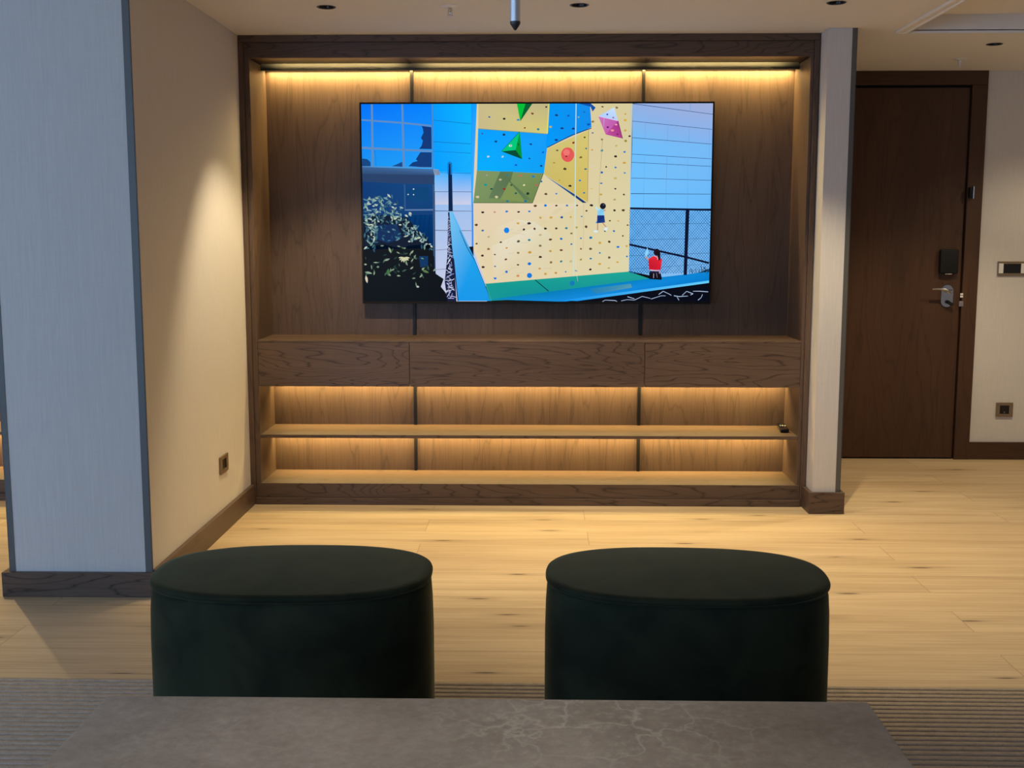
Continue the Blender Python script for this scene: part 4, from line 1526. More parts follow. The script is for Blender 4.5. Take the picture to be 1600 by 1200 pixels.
11|28 28 34|887 458 891 455 896 455 899 459 895 462 888 462
11|20 120 190|944 455 948 458 946 462 937 462 936 459 938 454
11|95 60 45|989 454 993 457 991 462 986 461 982 460 984 456
11|0 110 210|764 487 764 484 769 482 774 483 775 486 770 489
11|205 160 70|824 511 823 516 818 516 813 515 815 511 819 508
11|205 160 70|876 511 873 518 867 518 859 515 864 510 870 507
11|20 80 150|922 517 915 517 910 512 915 508 920 506 924 511
11|205 165 70|964 513 959 516 955 513 953 509 959 506 964 509
11|10 130 180|1014 510 1010 512 1006 510 1004 507 1009 505 1013 506
11|50 40 50|764 541 764 536 769 535 776 537 776 541 769 545
11|95 60 45|787 565 789 560 795 559 798 564 797 568 791 570
11|28 28 34|840 569 836 564 837 559 845 559 851 563 848 567
11|70 60 50|887 564 888 559 894 558 900 562 896 567 891 568
11|20 130 150|932 561 939 556 945 559 945 564 942 567 934 565
11|170 150 70|984 564 981 560 979 555 986 554 993 556 990 561
11|100 60 50|1036 555 1035 561 1028 561 1023 555 1027 549 1035 550
11|130 110 70|966 590 959 589 956 585 961 582 967 582 969 586
11|20 130 150|765 615 767 611 772 612 776 615 772 618 767 619
11|95 60 45|858 615 861 610 868 609 875 612 871 617 864 619
11|10 110 190|910 607 917 605 921 608 922 614 915 616 910 612
11|10 120 190|1007 604 1011 606 1011 610 1006 612 1001 609 1003 606
11|10 110 170|1056 610 1047 611 1045 605 1048 600 1056 600 1060 605
11|130 120 90|813 645 813 640 819 636 824 639 827 644 819 648
11|10 110 180|969 635 965 638 959 639 959 634 961 631 966 632
11|200 150 50|763 671 769 668 775 670 777 674 770 677 762 675
11|190 150 60|863 671 859 666 864 662 872 664 873 667 869 672
11|100 50 40|908 662 913 658 920 659 925 663 918 667 912 666
11|140 60 50|1004 660 1003 656 1005 652 1010 654 1012 657 1010 660
11|110 80 60|1048 662 1044 656 1049 650 1056 653 1060 657 1055 661
11|205 160 70|1091 635 1087 629 1091 624 1098 624 1101 628 1099 633
11|95 60 45|1132 627 1131 623 1134 618 1142 620 1144 625 1140 630
11|10 120 190|1091 672 1095 671 1099 674 1098 678 1093 679 1090 677
11|0 115 215|1171 645 1178 643 1185 645 1184 650 1177 653 1171 650
11|95 60 45|817 691 821 689 824 691 824 696 820 696 815 695
11|140 110 60|865 714 872 713 876 719 873 723 867 725 863 720
11|20 130 140|916 720 910 717 912 712 917 709 923 712 921 716
11|190 190 150|953 713 959 708 966 709 969 715 965 719 956 720
11|150 140 50|1005 703 1010 701 1013 706 1010 709 1004 710 1001 706
11|20 120 170|1049 705 1047 701 1050 697 1055 698 1059 701 1056 705
11|205 160 70|1099 729 1094 731 1087 728 1088 724 1094 721 1102 723
11|100 90 70|1133 693 1138 690 1144 694 1144 699 1136 703 1132 698
11|205 160 70|1171 718 1172 714 1178 714 1183 717 1180 721 1174 722
11|0 115 215|779 725 772 730 765 729 763 724 767 718 773 719
11|200 150 60|813 751 810 747 815 743 822 745 825 748 819 752
11|10 120 190|938 766 934 765 934 761 938 758 941 761 941 764
11|10 110 190|982 754 988 755 991 758 989 761 983 760 979 758
11|28 28 34|1045 755 1046 750 1052 746 1057 749 1057 754 1052 756
11|205 160 70|846 767 851 771 846 776 840 776 837 771 840 767
11|200 140 60|895 773 887 770 885 767 889 763 896 763 898 769
11|190 160 60|1130 744 1134 742 1141 742 1143 745 1138 748 1133 748
11|95 60 45|1195 597 1197 594 1201 593 1204 597 1203 600 1196 600
11|0 115 215|1224 693 1221 695 1215 694 1215 691 1218 687 1224 689
11|205 160 70|1215 648 1211 643 1218 639 1223 641 1223 647 1220 648
11|28 28 34|1121 577 1116 579 1113 576 1113 572 1118 570 1122 574
11|15 130 230|676 571 675 577 672 582 667 584 661 584 656 582 653 577 651 571 653 566 656 561 661 559 667 559 672 561 675 566
11|20 120 220|782 780 780 785 777 789 772 791 767 791 762 789 759 785 758 780 759 775 762 770 767 768 772 768 777 770 780 774
12|185 225 240|978 0 977 167 981 167 982 0
12|185 225 240|977 167 977 409 981 409 981 167
12|200 225 215|977 409 975 630 978 630 980 409
12|200 225 215|975 630 971 783 974 783 978 630
12|205 225 215|980 409 983 747 985 747 981 409
12|205 225 215|983 747 993 806 994 806 985 747
12|170 150 110|1101 156 1089 351 1090 351 1103 156
12|170 150 110|1089 351 1088 455 1090 455 1090 351
7|15 155 145 30 165 150 25 155 150 15 140 150 15 150 150|565 818 1229 761 1332 796 872 884 586 897
8|0 135 190 0 125 185 0 130 205 9 134 214 0 120 205 19 139 224 17 139 221|586 891 866 854 1321 794 1600 761 1600 811 940 900 894 900
9|30 130 180 70 150 175 90 155 175 40 130 185|1050 841 1239 817 1245 835 1074 865
9|20 150 235 90 200 250 110 210 255 20 150 235|920 895 1600 802 1600 813 991 898
10|10 35 45|795 801 858 854 860 851 797 798
9|60 180 160|564 817 592 898 594 897 566 817
10|20 120 190|980 815 976 823 968 827 960 824 956 815 960 807 968 803 976 807
9|6 9 22|991 898 1600 814 1600 900 979 900
10|185 205 240|1112 900 1122 894 1121 892 1107 900
10|185 205 240|1121 894 1169 897 1169 894 1122 892
10|185 205 240|1168 896 1174 900 1178 900 1169 894
10|185 205 240|1196 898 1222 892 1222 890 1195 896
10|185 205 240|1222 892 1257 894 1257 892 1222 890
10|185 205 240|1258 894 1293 877 1292 875 1257 892
10|185 205 240|1292 877 1331 886 1331 884 1293 875
10|185 205 240|1224 879 1257 888 1258 886 1225 876
10|185 205 240|1334 889 1381 874 1380 872 1333 887
10|185 205 240|1381 874 1401 874 1401 872 1381 872
10|185 205 240|1370 868 1390 853 1388 851 1368 866
10|185 205 240|1389 853 1415 865 1416 863 1390 851
10|185 205 240|1415 865 1427 872 1428 870 1416 863
10|185 205 240|1439 874 1463 878 1463 875 1440 871
10|185 205 240|1463 878 1504 875 1504 873 1463 875
10|185 205 240|1478 872 1498 853 1497 851 1477 870
10|185 205 240|1497 853 1527 865 1528 862 1498 851
10|185 205 240|1527 862 1515 868 1516 870 1528 865
10|185 205 240|1527 853 1556 853 1556 850 1527 851
10|185 205 240|1556 853 1597 856 1597 853 1556 850
10|185 205 240|1570 866 1565 881 1567 881 1572 867
10|185 205 240|1565 880 1550 892 1552 894 1566 882
10|185 205 240|1453 879 1462 894 1464 893 1455 878
5|163 175 215 129 180 240 110 190 250 148 175 226|1600 0 1600 181 1237 179 1236 0
5|110 190 252 119 185 245 105 185 250 110 195 255|1237 179 1600 181 1600 473 1231 473
7|45 70 115|1236 2 1600 50 1600 49 1600 48 1240 0 1236 0
7|45 70 115|1236 79 1599 117 1599 115 1236 77
7|45 70 115|1235 153 1598 183 1598 181 1236 151
7|45 70 115|1235 227 1599 249 1599 247 1235 225
7|45 70 115|1235 264 1598 283 1598 281 1235 262
7|45 70 115|1234 335 1599 346 1599 344 1234 333
7|45 70 115|1233 406 1599 408 1599 406 1233 403
7|105 160 215|1496 0 1495 36 1497 36 1498 0
7|105 160 215|1295 89 1294 151 1295 151 1296 89
7|105 160 215|1397 101 1396 163 1398 163 1398 101
7|105 160 215|1494 112 1493 172 1495 172 1495 112
7|105 160 215|1294 231 1294 334 1295 334 1295 231
7|105 160 215|1395 237 1395 335 1397 335 1397 237
7|105 160 215|1491 249 1491 341 1492 341 1492 249
7|105 160 215|1292 340 1292 467 1294 467 1293 340
7|105 160 215|1394 340 1395 473 1396 473 1396 340
7|105 160 215|1492 352 1492 479 1494 479 1493 352
7|105 160 215|1586 113 1592 456 1593 456 1587 113
7|150 205 250|1227 9 1230 473 1233 473 1230 9
6|105 185 250 114 189 251 125 190 244 135 190 240 110 185 245|1231 473 1600 479 1600 746 1450 805 1229 758
7|60 100 150|1232 544 1594 541 1594 539 1232 543
7|60 100 150|1233 616 1595 610 1595 608 1233 614
7|60 100 150|1234 689 1597 677 1597 675 1234 687
7|60 100 150|1235 751 1598 726 1598 725 1235 749
8|40 105 170|1231 761 1240 771 1242 770 1233 760
8|40 105 170|1231 747 1252 771 1254 770 1233 745
8|40 105 170|1231 733 1265 771 1266 769 1232 731
8|40 105 170|1231 718 1277 771 1279 769 1232 717
8|40 105 170|1230 704 1289 771 1291 769 1232 703
8|40 105 170|1230 690 1302 771 1303 769 1232 689
8|40 105 170|1230 676 1314 771 1316 769 1232 675
8|40 105 170|1230 662 1326 771 1328 769 1231 660
8|40 105 170|1230 648 1339 771 1340 769 1231 646
8|40 105 170|1230 634 1351 771 1353 769 1231 632
8|40 105 170|1229 620 1363 771 1365 769 1231 618
8|40 105 170|1229 605 1376 771 1377 769 1231 604
8|40 105 170|1229 591 1388 771 1390 769 1230 590
8|40 105 170|1229 577 1400 770 1402 769 1230 576
8|40 105 170|1229 563 1413 770 1414 769 1230 562
8|40 105 170|1228 549 1425 770 1426 769 1230 548
8|40 105 170|1228 535 1437 770 1439 769 1230 534
8|40 105 170|1228 521 1450 770 1451 769 1230 520
8|40 105 170|1228 507 1462 770 1463 769 1229 506
8|40 105 170|1228 493 1474 770 1476 769 1229 492
8|40 105 170|1227 479 1486 770 1488 769 1229 478
8|40 105 170|1240 479 1499 770 1500 769 1241 478
8|40 105 170|1252 479 1511 770 1512 769 1254 478
8|40 105 170|1264 479 1523 770 1525 769 1266 478
8|40 105 170|1277 479 1535 770 1537 769 1278 478
8|40 105 170|1289 479 1548 770 1549 769 1290 478
8|40 105 170|1301 479 1560 770 1562 769 1303 478
8|40 105 170|1313 479 1572 770 1574 769 1315 478
8|40 105 170|1325 479 1585 770 1586 769 1327 478
8|40 105 170|1338 479 1597 770 1598 769 1339 478
8|40 105 170|1350 479 1600 760 1600 757 1351 478
8|40 105 170|1362 479 1600 746 1600 743 1364 478
8|40 105 170|1374 479 1600 732 1600 729 1376 478
8|40 105 170|1387 479 1600 719 1600 716 1388 478
8|40 105 170|1399 479 1600 705 1600 702 1400 478
8|40 105 170|1411 479 1600 691 1600 688 1413 478
8|40 105 170|1423 479 1600 677 1600 674 1425 478
8|40 105 170|1436 479 1600 664 1600 661 1437 478
8|40 105 170|1448 479 1600 650 1600 647 1449 478
8|40 105 170|1460 479 1600 636 1600 633 1461 478
8|40 105 170|1472 479 1600 623 1600 620 1474 478
8|40 105 170|1484 479 1600 609 1600 608 1600 606 1486 478
8|40 105 170|1497 479 1599 595 1600 594 1600 592 1498 478
8|40 105 170|1509 479 1599 581 1600 580 1600 579 1510 478
8|40 105 170|1521 479 1599 567 1600 565 1600 565 1522 478
8|40 105 170|1533 479 1598 553 1600 551 1535 478
8|40 105 170|1545 479 1598 539 1600 537 1547 478
8|40 105 170|1557 479 1598 525 1599 523 1559 478
8|40 105 170|1570 479 1598 511 1599 509 1571 478
8|40 105 170|1582 479 1597 497 1599 495 1583 478
8|40 105 170|1240 478 1228 492 1229 493 1241 479
8|40 105 170|1252 478 1228 506 1229 507 1254 479
8|40 105 170|1264 478 1228 520 1230 521 1266 479
8|40 105 170|1276 478 1228 534 1230 535 1278 479
8|40 105 170|1289 478 1228 548 1230 549 1290 479
8|40 105 170|1301 478 1229 562 1230 563 1303 479
8|40 105 170|1313 478 1229 576 1230 577 1315 479
8|40 105 170|1325 478 1229 590 1230 591 1327 479
8|40 105 170|1338 478 1229 604 1231 605 1339 479
8|40 105 170|1350 478 1229 618 1231 620 1351 479
8|40 105 170|1362 478 1229 632 1231 634 1364 479
8|40 105 170|1374 478 1230 646 1231 648 1376 479
8|40 105 170|1387 478 1230 661 1231 662 1388 479
8|40 105 170|1399 478 1230 675 1232 676 1400 479
8|40 105 170|1411 478 1230 689 1232 690 1413 479
8|40 105 170|1423 478 1230 703 1232 704 1425 479
8|40 105 170|1435 478 1231 717 1232 718 1437 479
8|40 105 170|1448 478 1231 731 1232 733 1449 479
8|40 105 170|1460 478 1231 745 1233 747 1461 479
8|40 105 170|1472 478 1231 760 1233 761 1474 479
8|40 105 170|1484 478 1235 770 1237 771 1486 479
8|40 105 170|1496 478 1247 770 1249 771 1498 479
8|40 105 170|1509 478 1260 769 1261 771 1510 479
8|40 105 170|1521 478 1272 769 1274 771 1522 479
8|40 105 170|1533 478 1284 769 1286 771 1535 479
8|40 105 170|1545 478 1297 769 1298 771 1547 479
8|40 105 170|1557 478 1309 769 1311 771 1559 479
8|40 105 170|1570 478 1321 769 1323 771 1571 479
8|40 105 170|1582 478 1334 769 1335 771 1583 479
8|40 105 170|1594 478 1346 769 1348 771 1595 479
8|40 105 170|1597 489 1358 769 1360 771 1599 490
8|40 105 170|1597 503 1371 769 1372 771 1599 504
8|40 105 170|1598 517 1383 769 1385 771 1599 518
8|40 105 170|1598 531 1395 769 1397 771 1600 532
8|40 105 170|1598 545 1408 769 1409 770 1600 546
8|40 105 170|1599 559 1420 769 1421 770 1600 560 1600 560
8|40 105 170|1599 573 1432 769 1434 770 1600 574 1600 573
8|40 105 170|1599 587 1444 769 1446 770 1600 589 1600 587
8|40 105 170|1600 601 1457 769 1458 770 1600 603 1600 601
8|40 105 170|1600 615 1469 769 1471 770 1600 618 1600 615
8|40 105 170|1600 629 1481 769 1483 770 1600 632
8|40 105 170|1600 643 1494 769 1495 770 1600 646
8|40 105 170|1600 658 1506 769 1507 770 1600 661
8|40 105 170|1600 672 1518 769 1520 770 1600 675
8|40 105 170|1600 687 1530 769 1532 770 1600 690
8|40 105 170|1600 701 1543 769 1544 770 1600 704
8|40 105 170|1600 715 1555 769 1557 770 1600 719
8|40 105 170|1600 730 1567 769 1569 770 1600 733
8|40 105 170|1600 744 1580 769 1581 770 1600 748
8|40 105 170|1600 759 1592 769 1593 770 1600 762
9|10 18 48|1231 476 1600 483 1600 474 1231 467
9|10 18 48|1486 479 1503 479 1497 777 1482 777
9|10 18 48|1229 641 1312 659 1314 650 1231 632
9|10 18 48|1312 659 1488 698 1490 689 1314 650
9|10 18 48|1488 698 1597 726 1599 717 1490 689
9|30 40 60|1526 769 1515 750 1513 750 1524 770
9|30 40 60|1512 771 1510 754 1508 754 1510 772
9|30 40 60|1586 756 1575 737 1573 738 1584 757
9|30 40 60|1559 767 1554 751 1552 752 1558 768
9|30 40 60|1521 762 1515 745 1513 745 1519 763
9|30 40 60|1531 760 1534 750 1533 749 1530 759
9|30 40 60|1580 763 1573 753 1572 753 1578 764
9|30 40 60|1552 764 1556 750 1555 749 1550 763
9|30 40 60|1543 770 1537 747 1535 748 1541 771
9|30 40 60|1589 773 1599 760 1597 759 1587 772
9|30 40 60|1581 765 1574 742 1572 742 1579 766
9|30 40 60|1565 769 1566 759 1565 759 1563 769
9|30 40 60|1586 758 1580 740 1578 740 1584 758
9|30 40 60|1521 763 1526 753 1524 752 1520 763
9|30 40 60|1566 757 1565 738 1563 738 1564 757
9|30 40 60|1569 755 1561 732 1559 733 1567 756
12|195 150 125|1107 487 1120 481 1117 476 1104 482
12|190 225 240|1092 475 1076 468 1073 475 1089 482
12|190 225 240|1078 472 1079 463 1072 462 1071 471
12|140 215 245 120 195 235 150 215 240 130 205 245|1082 474 1110 473 1113 503 1082 504
13|30 55 130 25 45 110 35 70 140 20 50 125|1081 503 1113 503 1117 536 1080 539
12|195 150 125|1081 533 1080 571 1086 571 1086 534
12|195 150 125|1103 538 1123 561 1127 558 1107 535
12|60 150 220|1077 530 1074 538 1079 540 1083 532
13|215 235 240|1085 576 1083 579 1077 582 1071 582 1066 579 1064 576 1066 573 1071 571 1077 571 1083 573
13|215 235 240|1126 570 1122 574 1117 574 1113 571 1113 566 1116 561 1120 557 1125 557 1129 560 1129 565
14|22 24 36|1120 461 1119 467 1115 472 1110 475 1103 475 1098 472 1094 467 1092 461 1094 455 1098 450 1103 447 1109 447 1115 450 1119 455
15|70 75 90|1115 455 1113 458 1110 459 1107 458 1105 455 1107 452 1110 451 1113 452
12|200 30 50 225 35 55 215 25 45 190 20 40|1318 704 1379 703 1376 753 1323 754
12|225 40 60|1318 704 1342 688 1366 691 1381 707 1378 741 1366 717
13|205 140 130|1322 705 1308 689 1304 693 1317 709
12|14 14 26|1323 767 1376 767 1382 790 1381 799 1325 796
13|215 180 205|1327 756 1373 762 1373 757 1327 751
13|215 180 205|1371 759 1368 769 1372 771 1375 760
13|30 30 60|1325 767 1374 767 1374 759 1325 759
14|210 190 215|1343 770 1343 791 1345 791 1345 770
14|210 190 215|1356 767 1360 789 1361 789 1357 767
14|30 18 28|1371 672 1370 679 1366 684 1360 688 1353 688 1347 684 1343 679 1342 672 1343 664 1347 659 1353 656 1359 656 1365 659 1369 664
14|24 14 24|1351 665 1373 673 1373 705 1366 711 1360 688
13|235 200 200|1342 689 1360 696 1361 694 1343 687
13|235 200 200|1359 695 1360 706 1363 705 1362 695
13|140 210 255|1313 650 1320 673 1307 695 1301 682
"""
sx0, sx1, sz0, sz1 = tx0 + bw, tx1 - bw, tz0 + bw + 0.004, tz1 - bw
verts, faces, cols = [], [], []
def px(u, v, l):
    return (sx0 + (sx1 - sx0)*u/1600.0 - TV.location.x, 0.3035 - 0.00012*l - TV.location.y, sz1 - (sz1 - sz0)*v/900.0 - TV.location.z)
for line in PIC.strip().split('\n'):
    l, cs, xy = line.split('|')
    l = int(l)
    xy = [int(v) for v in xy.split()]
    pts = list(zip(xy[0::2], xy[1::2]))
    cs = [int(v) for v in cs.split()]
    if len(cs) == 3:
        cs = cs*len(pts)
    cc = [lin(cs[i:i+3]) for i in range(0, len(cs), 3)]
    area = sum(pts[i][0]*pts[(i+1) % len(pts)][1] - pts[(i+1) % len(pts)][0]*pts[i][1] for i in range(len(pts)))
    if abs(area) < 2:
        continue
    if area > 0:      # face the room (-y)
        pts.reverse(); cc.reverse()
    b0 = len(verts)
    verts += [px(u, v, l) for u, v in pts]
    faces.append(list(range(b0, b0 + len(pts))))
    cols += cc
me = bpy.data.meshes.new('screen')
me.from_pydata(verts, [], faces)
ca = me.color_attributes.new('picture', 'FLOAT_COLOR', 'CORNER')
k = 0
for p in me.polygons:
    for li in p.loop_indices:
        ca.data[li].color = (*cols[me.loops[li].vertex_index], 1.0)
me.materials.append(M['screen'])
scr = bpy.data.objects.new('screen', me)
COL.objects.link(scr)
scr.parent = TV
scr['label'] = 'bright lit picture of a colourful climbing wall'

# ------------------------------------------------------------------ remote control on the shelf
RC = thing('remote_control', 'slim black remote control at the right end of the lit shelf', 'remote control', (2.838, 0.232, 0.3708))
RC.rotation_euler = (0, 0, -0.11)
rx, ry, rz = RC.location
mb = MB(); mb.box(rx - 0.0225, rx + 0.0225, ry - 0.098, ry + 0.098, rz, rz + 0.019, 0.005, 3)
mb.build('body', M['gloss_black'], RC, True, 40)
for k in range(3):
    mb = MB(); mb.lathe(rx - 0.012 + 0.012*k, ry + 0.012, [(0.0042, rz + 0.018), (0.0042, rz + 0.0205), (0.003, rz + 0.0212)], 14)
    mb.build('button', M['white'], RC, True, 40)
mb = MB(); mb.lathe(rx, ry + 0.055, [(0.012, rz + 0.018), (0.012, rz + 0.0203), (0.008, rz + 0.0206)], 22)
mb.build('dial_button', M['black'], RC, True, 40)


# ------------------------------------------------------------------ stools
def superellipse(a, b, n, k, z, e=2.55):
    pts = []
    for i in range(k):
        t = 2*math.pi*i/k
        c, s = math.cos(t), math.sin(t)
        pts.append((a*math.copysign(abs(c)**(2/e), c), b*math.copysign(abs(s)**(2/e), s), z))
    return pts


def make_stool(label):
    R = thing('stool', label, 'stool', (0, 0, 0), 'green velvet stools at the table')
    a, b, K = 0.397, 0.258, 96
    mb = MB()
    prof = [(0.99, 0.012), (1.002, 0.016), (1.004, 0.05), (1.004, 0.15), (1.003, 0.28), (0.998, 0.36), (0.990, 0.408), (0.978, 0.424), (0.966, 0.4285)]
    mb.rings([superellipse(a*s, b - a*(1 - s), 0, K, z) for s, z in prof])
    body = mb.build('upholstered_body', M['velvet'], R, True, 60)
    # top cushion: rim lip, then a soft crown
    mb = MB()
    prof = [(0.962, 0.4286), (0.988, 0.430), (0.999, 0.4345), (1.0, 0.440), (0.994, 0.446), (0.982, 0.4495)]
    rg = [superellipse(a*s, b - a*(1 - s), 0, K, z) for s, z in prof]
    for s in (0.95, 0.88, 0.76, 0.6, 0.42, 0.22, 0.06):
        rg.append(superellipse(a*s*0.985, b*s*0.975, 0, K, 0.4495 + 0.011*(1 - s**2)))
    mb.rings(rg)
    top = mb.build('seat_cushion', M['velvet'], R, True, 60)
    mb = MB()
    n = 8
    path = superellipse(a*0.984, b - a*0.016, 0, K, 0.4292)
    ring_sets = []
    for i in range(K):
        p = Vector(path[i]); tn = (Vector(path[(i+1) % K]) - Vector(path[i-1])).normalized()
        nn = Vector((tn.y, -tn.x, 0))
        ring_sets.append([tuple(p + nn*0.0028*math.cos(2*math.pi*j/n) + Vector((0, 0, 0.0028*math.sin(2*math.pi*j/n)))) for j in range(n)])
    ring_sets.append(ring_sets[0])
    mb.rings(ring_sets, False, False)
    bmesh.ops.remove_doubles(mb.bm, verts=mb.bm.verts[:], dist=1e-6)
    mb.build('piping', M['velvet'], top, True)
    mb = MB(); mb.rings([superellipse(a*0.88, b*0.84, 0, 48, z) for z in (0.0, 0.0125)])
    mb.build('base_plinth', M['black'], R)
    return R


CT = 0.0100           # carpet crest height
st = make_stool('dark green velvet oval stool on the carpet nearer the pillar')
st.location = (0.810, -2.683, CT)
st2 = copy_tree(st)
st2.location = (1.928, -2.688, CT)
st2.rotation_euler = (0, 0, -0.035)
st.rotation_euler = (0, 0, 0.022)
st2['label'] = 'dark green velvet oval stool on the carpet nearer the entrance door'

# ------------------------------------------------------------------ ribbed carpet
bm = bmesh.new()
P = 0.0297
x0, x1, yA, yE = -2.6, 5.0, -2.397, -7.2
prof = [(0.0, 0.0)]
y = yA
while y > yE:
    for f, z in ((0.0, 0.0002), (0.10, 0.0004), (0.16, 0.0086), (0.30, 0.0100), (0.78, 0.0100), (0.94, 0.0082)):
        prof.append((y - yA - 0 - f*P, z))
    y -= P
prof.append((y - yA, 0.0))
xs = [x0 + (x1 - x0)*i/40 for i in range(41)]
rows = []
for d, z in prof:
    rows.append([bm.verts.new((x, yA + d - 0.009*(x - 1.3)/1.0*0.6 + 0.0006*math.sin(x*9 + d*40), z)) for x in xs])
for r0, r1 in zip(rows, rows[1:]):
    for i in range(len(xs) - 1):
        bm.faces.new((r0[i], r0[i+1], r1[i+1], r1[i]))
mb = MB(); mb.bm.free(); mb.bm = bm
cp = mb.build('carpet', M['carpet'], None, True)
tag(cp, 'grey brown ribbed carpet under the stools and stone table', 'carpet')

# ------------------------------------------------------------------ stone coffee table
TB = thing('coffee_table', 'low grey stone table in the foreground', 'table', (1.391, -3.95, CT))
mb = MB(); mb.box(0.560, 2.224, -4.45, -3.447, 0.362, 0.400, 0.004, 3)
mb.build('tabletop', M['stone'], TB)
mb = MB(); mb.box(0.75, 2.03, -4.25, -3.65, 0.345, 0.3618)
mb.build('apron', M['strip'], TB)
for lx in (0.80, 1.90):
    mb = MB(); mb.box(lx, lx + 0.08, -4.22, -3.68, CT, 0.345, 0.004)
    mb.build('leg', M['strip'], TB)


# ------------------------------------------------------------------ ceiling fixtures
def make_downlight(x, y, label, power, tilt=(0, 0), spot=True):
    D = thing('downlight', label, 'ceiling light', (x, y, H), 'recessed ceiling downlights')
    mb = MB(); mb.lathe(x, y, [(0.0345, H + 0.004), (0.0345, H - 0.0015), (0.040, H - 0.0028), (0.0425, H - 0.0012), (0.0425, H - 0.0002)], 36, cap0=False, cap1=False)
    mb.build('trim_ring', M['tip'], D, True, 40)
    mb = MB(); mb.lathe(x, y, [(0.0345, H + 0.003), (0.031, H + 0.020), (0.022, H + 0.045), (0.022, H + 0.06)], 36, cap0=False, cap1=True)
    mb.build('reflector', M['reflector'], D, True, 40)
    mb = MB(); mb.lathe(x, y, [(0.019, H + 0.044), (0.014, H + 0.039), (0.004, H + 0.037)], 24)
    mb.build('lamp', M['lens'], D, True, 40)
    return D


def spot_for(D, power, tilt, size=112.0, blend=0.85):
    d = bpy.data.lights.new('downlight_beam', 'SPOT')
    d.energy, d.color = power, WARM
    d.spot_size, d.spot_blend = math.radians(size), blend
    d.shadow_soft_size = 0.012
    o = bpy.data.objects.new('downlight_beam', d)
    COL.objects.link(o)
    o.parent = D
    o.location = (0, 0, -0.004)
    o.rotation_euler = tilt
    return o


first = make_downlight(DL[0][0], DL[0][1], 'x', SPOT_W)
labels = ['recessed black downlight in the ceiling nearest the left wall',
          'recessed black downlight in the ceiling just right of the hanging steel tube',
          'recessed black downlight in the ceiling above the right wall end',
          'recessed black downlight in the entry ceiling before the door',
          'recessed black downlight in the ceiling left of the pillar',
          'added unseen downlight in the ceiling over the stone table',  # lamp added out of view to brighten the tabletop
          'added unseen downlight in the ceiling left of the stone table',  # another added lamp out of view, lifts the carpet on the left
          'recessed black downlight in the entry ceiling farther right of the door']
beams = [(SPOT_W, (0.22, 0.0, 0), 84, 0.5), (SPOT_W*0.88, (-0.04, 0, 0), 94, 0.7), (SPOT_W*1.15, (-0.06, 0, 0), 84, 0.6), (SPOT_W*0.85, (-0.12, 0, 0), 108, 0.6),
         (SPOT_W*0.9, (0.0, 0, 0), 96, 0.7), (SPOT_W*0.42, (0, 0, 0), 84, 0.6), (SPOT_W*0.30, (0, 0, 0), 110, 0.8), (SPOT_W*0.3, (0.0, 0, 0), 136, 0.4)]
for i, ((x, y), lb) in enumerate(zip(DL, labels)):
    D = first if i == 0 else copy_tree(first)
    D.location = (x, y, H)
    D['label'] = lb
    D['todo'] = i
for D in [o for o in list(COL.objects) if o.get('todo') is not None]:
    i = D['todo']
    del D['todo']
    spot_for(D, *beams[i])


def sprinkler(x, y, label, disc):
    D = thing('sprinkler', label, 'sprinkler', (x, y, H), 'ceiling sprinklers')
    mb = MB(); mb.lathe(x, y, [(0.038, H - 0.0003), (0.038, H - 0.003), (0.030, H - 0.007), (0.012, H - 0.009)], 32)
    mb.build('escutcheon', M['white'], D, True, 40)
    mb = MB(); mb.lathe(x, y, [(0.0085, H - 0.009), (0.0085, H - 0.020), (0.006, H - 0.022), (0.003, H - 0.030), (0.003, H - 0.040)], 20)
    for s in (-1, 1):
        mb.box(x + s*0.0085 - 0.0015, x + s*0.0085 + 0.0015, y - 0.002, y + 0.002, H - 0.042, H - 0.018)
    mb.box(x - 0.010, x + 0.010, y - 0.002, y + 0.002, H - 0.0425, H - 0.0395)
    mb.build('nozzle', M['chrome'] if disc == 0 else M['white'], D, True, 40)
    mb = MB(); mb.lathe(x, y, [(0.013, H - 0.0425), (0.013, H - 0.044)], 24)
    mb.build('deflector', M['steel'] if disc == 0 else M['white'], D)
    return D


sprinkler(1.122, -0.698, 'chrome ceiling sprinkler between the downlights left of the hanging steel tube', 0)
sprinkler(3.908, 0.837, 'white ceiling sprinkler in the entry near the door frame', 1)

PD = thing('pendant_light', 'slim polished steel tube with dark pointed tip hanging from the ceiling', 'pendant light', (1.4495, -3.0, H))
mb = MB(); mb.lathe(1.4495, -3.0, [(0.0123, 2.372), (0.0123, 1.915)], 32)
mb.build('tube', M['tube'], PD, True, 40)
mb = MB(); mb.lathe(1.4495, -3.0, [(0.0124, 1.9149), (0.0124, 1.910), (0.0095, 1.905), (0.003, 1.8955), (0.0008, 1.8945)], 32)
mb.build('tip', M['tip'], PD, True, 30)
mb = MB(); mb.lathe(1.4495, -3.0, [(0.045, H - 0.0003), (0.045, H - 0.022), (0.02, H - 0.035)], 32)
mb.build('ceiling_rose', M['chrome'], PD, True, 40)


# ------------------------------------------------------------------ sockets and switches
def oriented(face):
    """maps (u along wall, w out of wall, z) to world for a wall facing +x or -y"""
    if face == 'x':
        return lambda c, u, w, z: (c[0] + w, c[1] + u, c[2] + z)
    return lambda c, u, w, z: (c[0] + u, c[1] - w, c[2] + z)


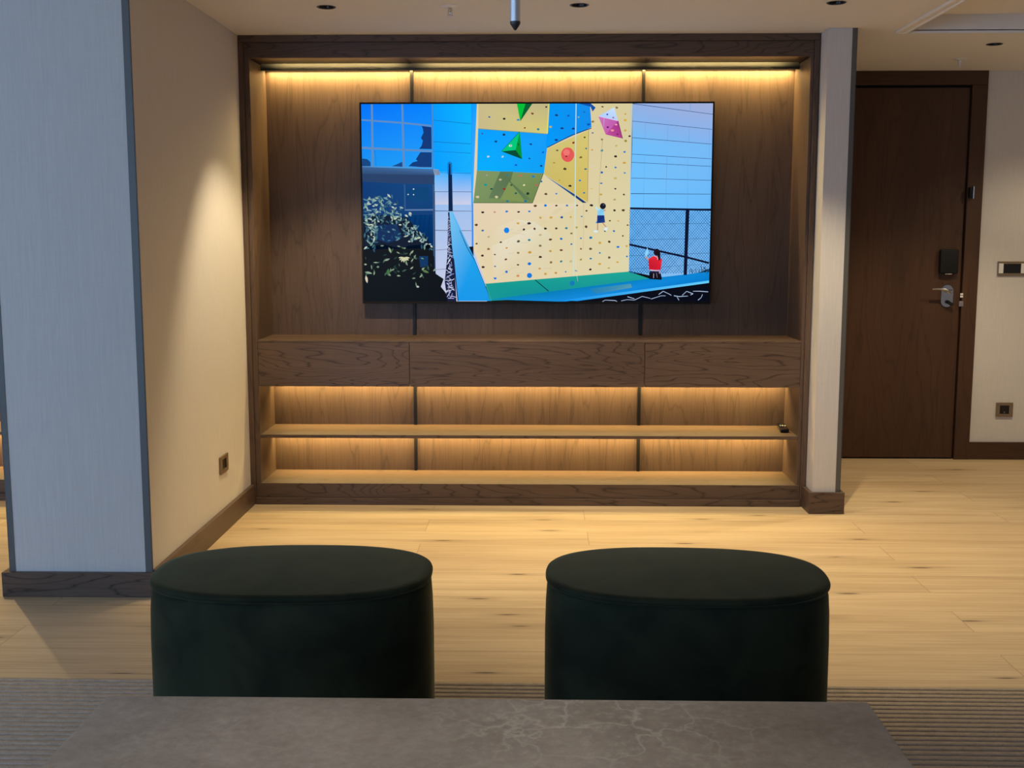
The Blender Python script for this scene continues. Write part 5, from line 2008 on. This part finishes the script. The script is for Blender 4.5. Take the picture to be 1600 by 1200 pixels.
def fbox(mb, f, c, u0, u1, w0, w1, z0, z1, bev=0.0):
    a, b = f(c, u0, w0, z0), f(c, u1, w1, z1)
    mb.box(min(a[0], b[0]), max(a[0], b[0]), min(a[1], b[1]), max(a[1], b[1]), min(a[2], b[2]), max(a[2], b[2]), bev)


def wall_socket(c, face, hw, hh, label):
    f = oriented(face)
    D = thing('wall_socket', label, 'socket', c, 'bronze framed wall sockets')
    mb = MB()
    iw, ih = hw*0.56, hh*0.60
    fbox(mb, f, c, -hw, hw, 0.0003, 0.010, ih, hh, 0.0015); fbox(mb, f, c, -hw, hw, 0.0003, 0.010, -hh, -ih, 0.0015)
    fbox(mb, f, c, -hw, -iw, 0.0003, 0.010, -ih, ih, 0.0015); fbox(mb, f, c, iw, hw, 0.0003, 0.010, -ih, ih, 0.0015)
    mb.build('frame', M['bronze'], D)
    mb = MB(); fbox(mb, f, c, -iw, iw, 0.0003, 0.0035, -ih, ih)
    ins = mb.build('insert', M['gloss_black'], D)
    for s in (-1, 1):
        mb = MB(); fbox(mb, f, c, s*0.0095 - 0.0022, s*0.0095 + 0.0022, 0.0036, 0.0042, -0.0022, 0.0022)
        mb.build('pin_hole', M['dark_gap'], ins)
    mb = MB(); fbox(mb, f, c, -0.0018, 0.0018, 0.0036, 0.0062, -ih*0.8, -ih*0.45)
    mb.build('earth_clip', M['chrome'], ins)
    return D


wall_socket((0.0, -0.512, 0.322), 'x', 0.066, 0.042, 'bronze framed black socket on the left wall above the baseboard')
wall_socket((4.4688, YF, 0.319), 'y', 0.0525, 0.045, 'bronze framed black socket low on the wall beside the door')

c = (4.482, YF, 1.2085)
SW = thing('switch_panel', 'bronze switch panel with white rockers and black display by the door', 'switch', c)
f = oriented('y')
mb = MB(); fbox(mb, f, c, -0.104, 0.104, 0.0003, 0.009, -0.046, 0.046, 0.0015)
mb.build('frame', M['bronze'], SW)
for u0, u1 in ((-0.099, -0.071), (0.038, 0.099)):
    mb = MB(); fbox(mb, f, c, u0, u1, 0.0092, 0.013, -0.030, 0.031, 0.0012)
    mb.build('rocker', M['white'], SW)
mb = MB(); fbox(mb, f, c, -0.0695, 0.0365, 0.0092, 0.0115, -0.029, 0.029, 0.0008)
mb.build('display', M['gloss_black'], SW)
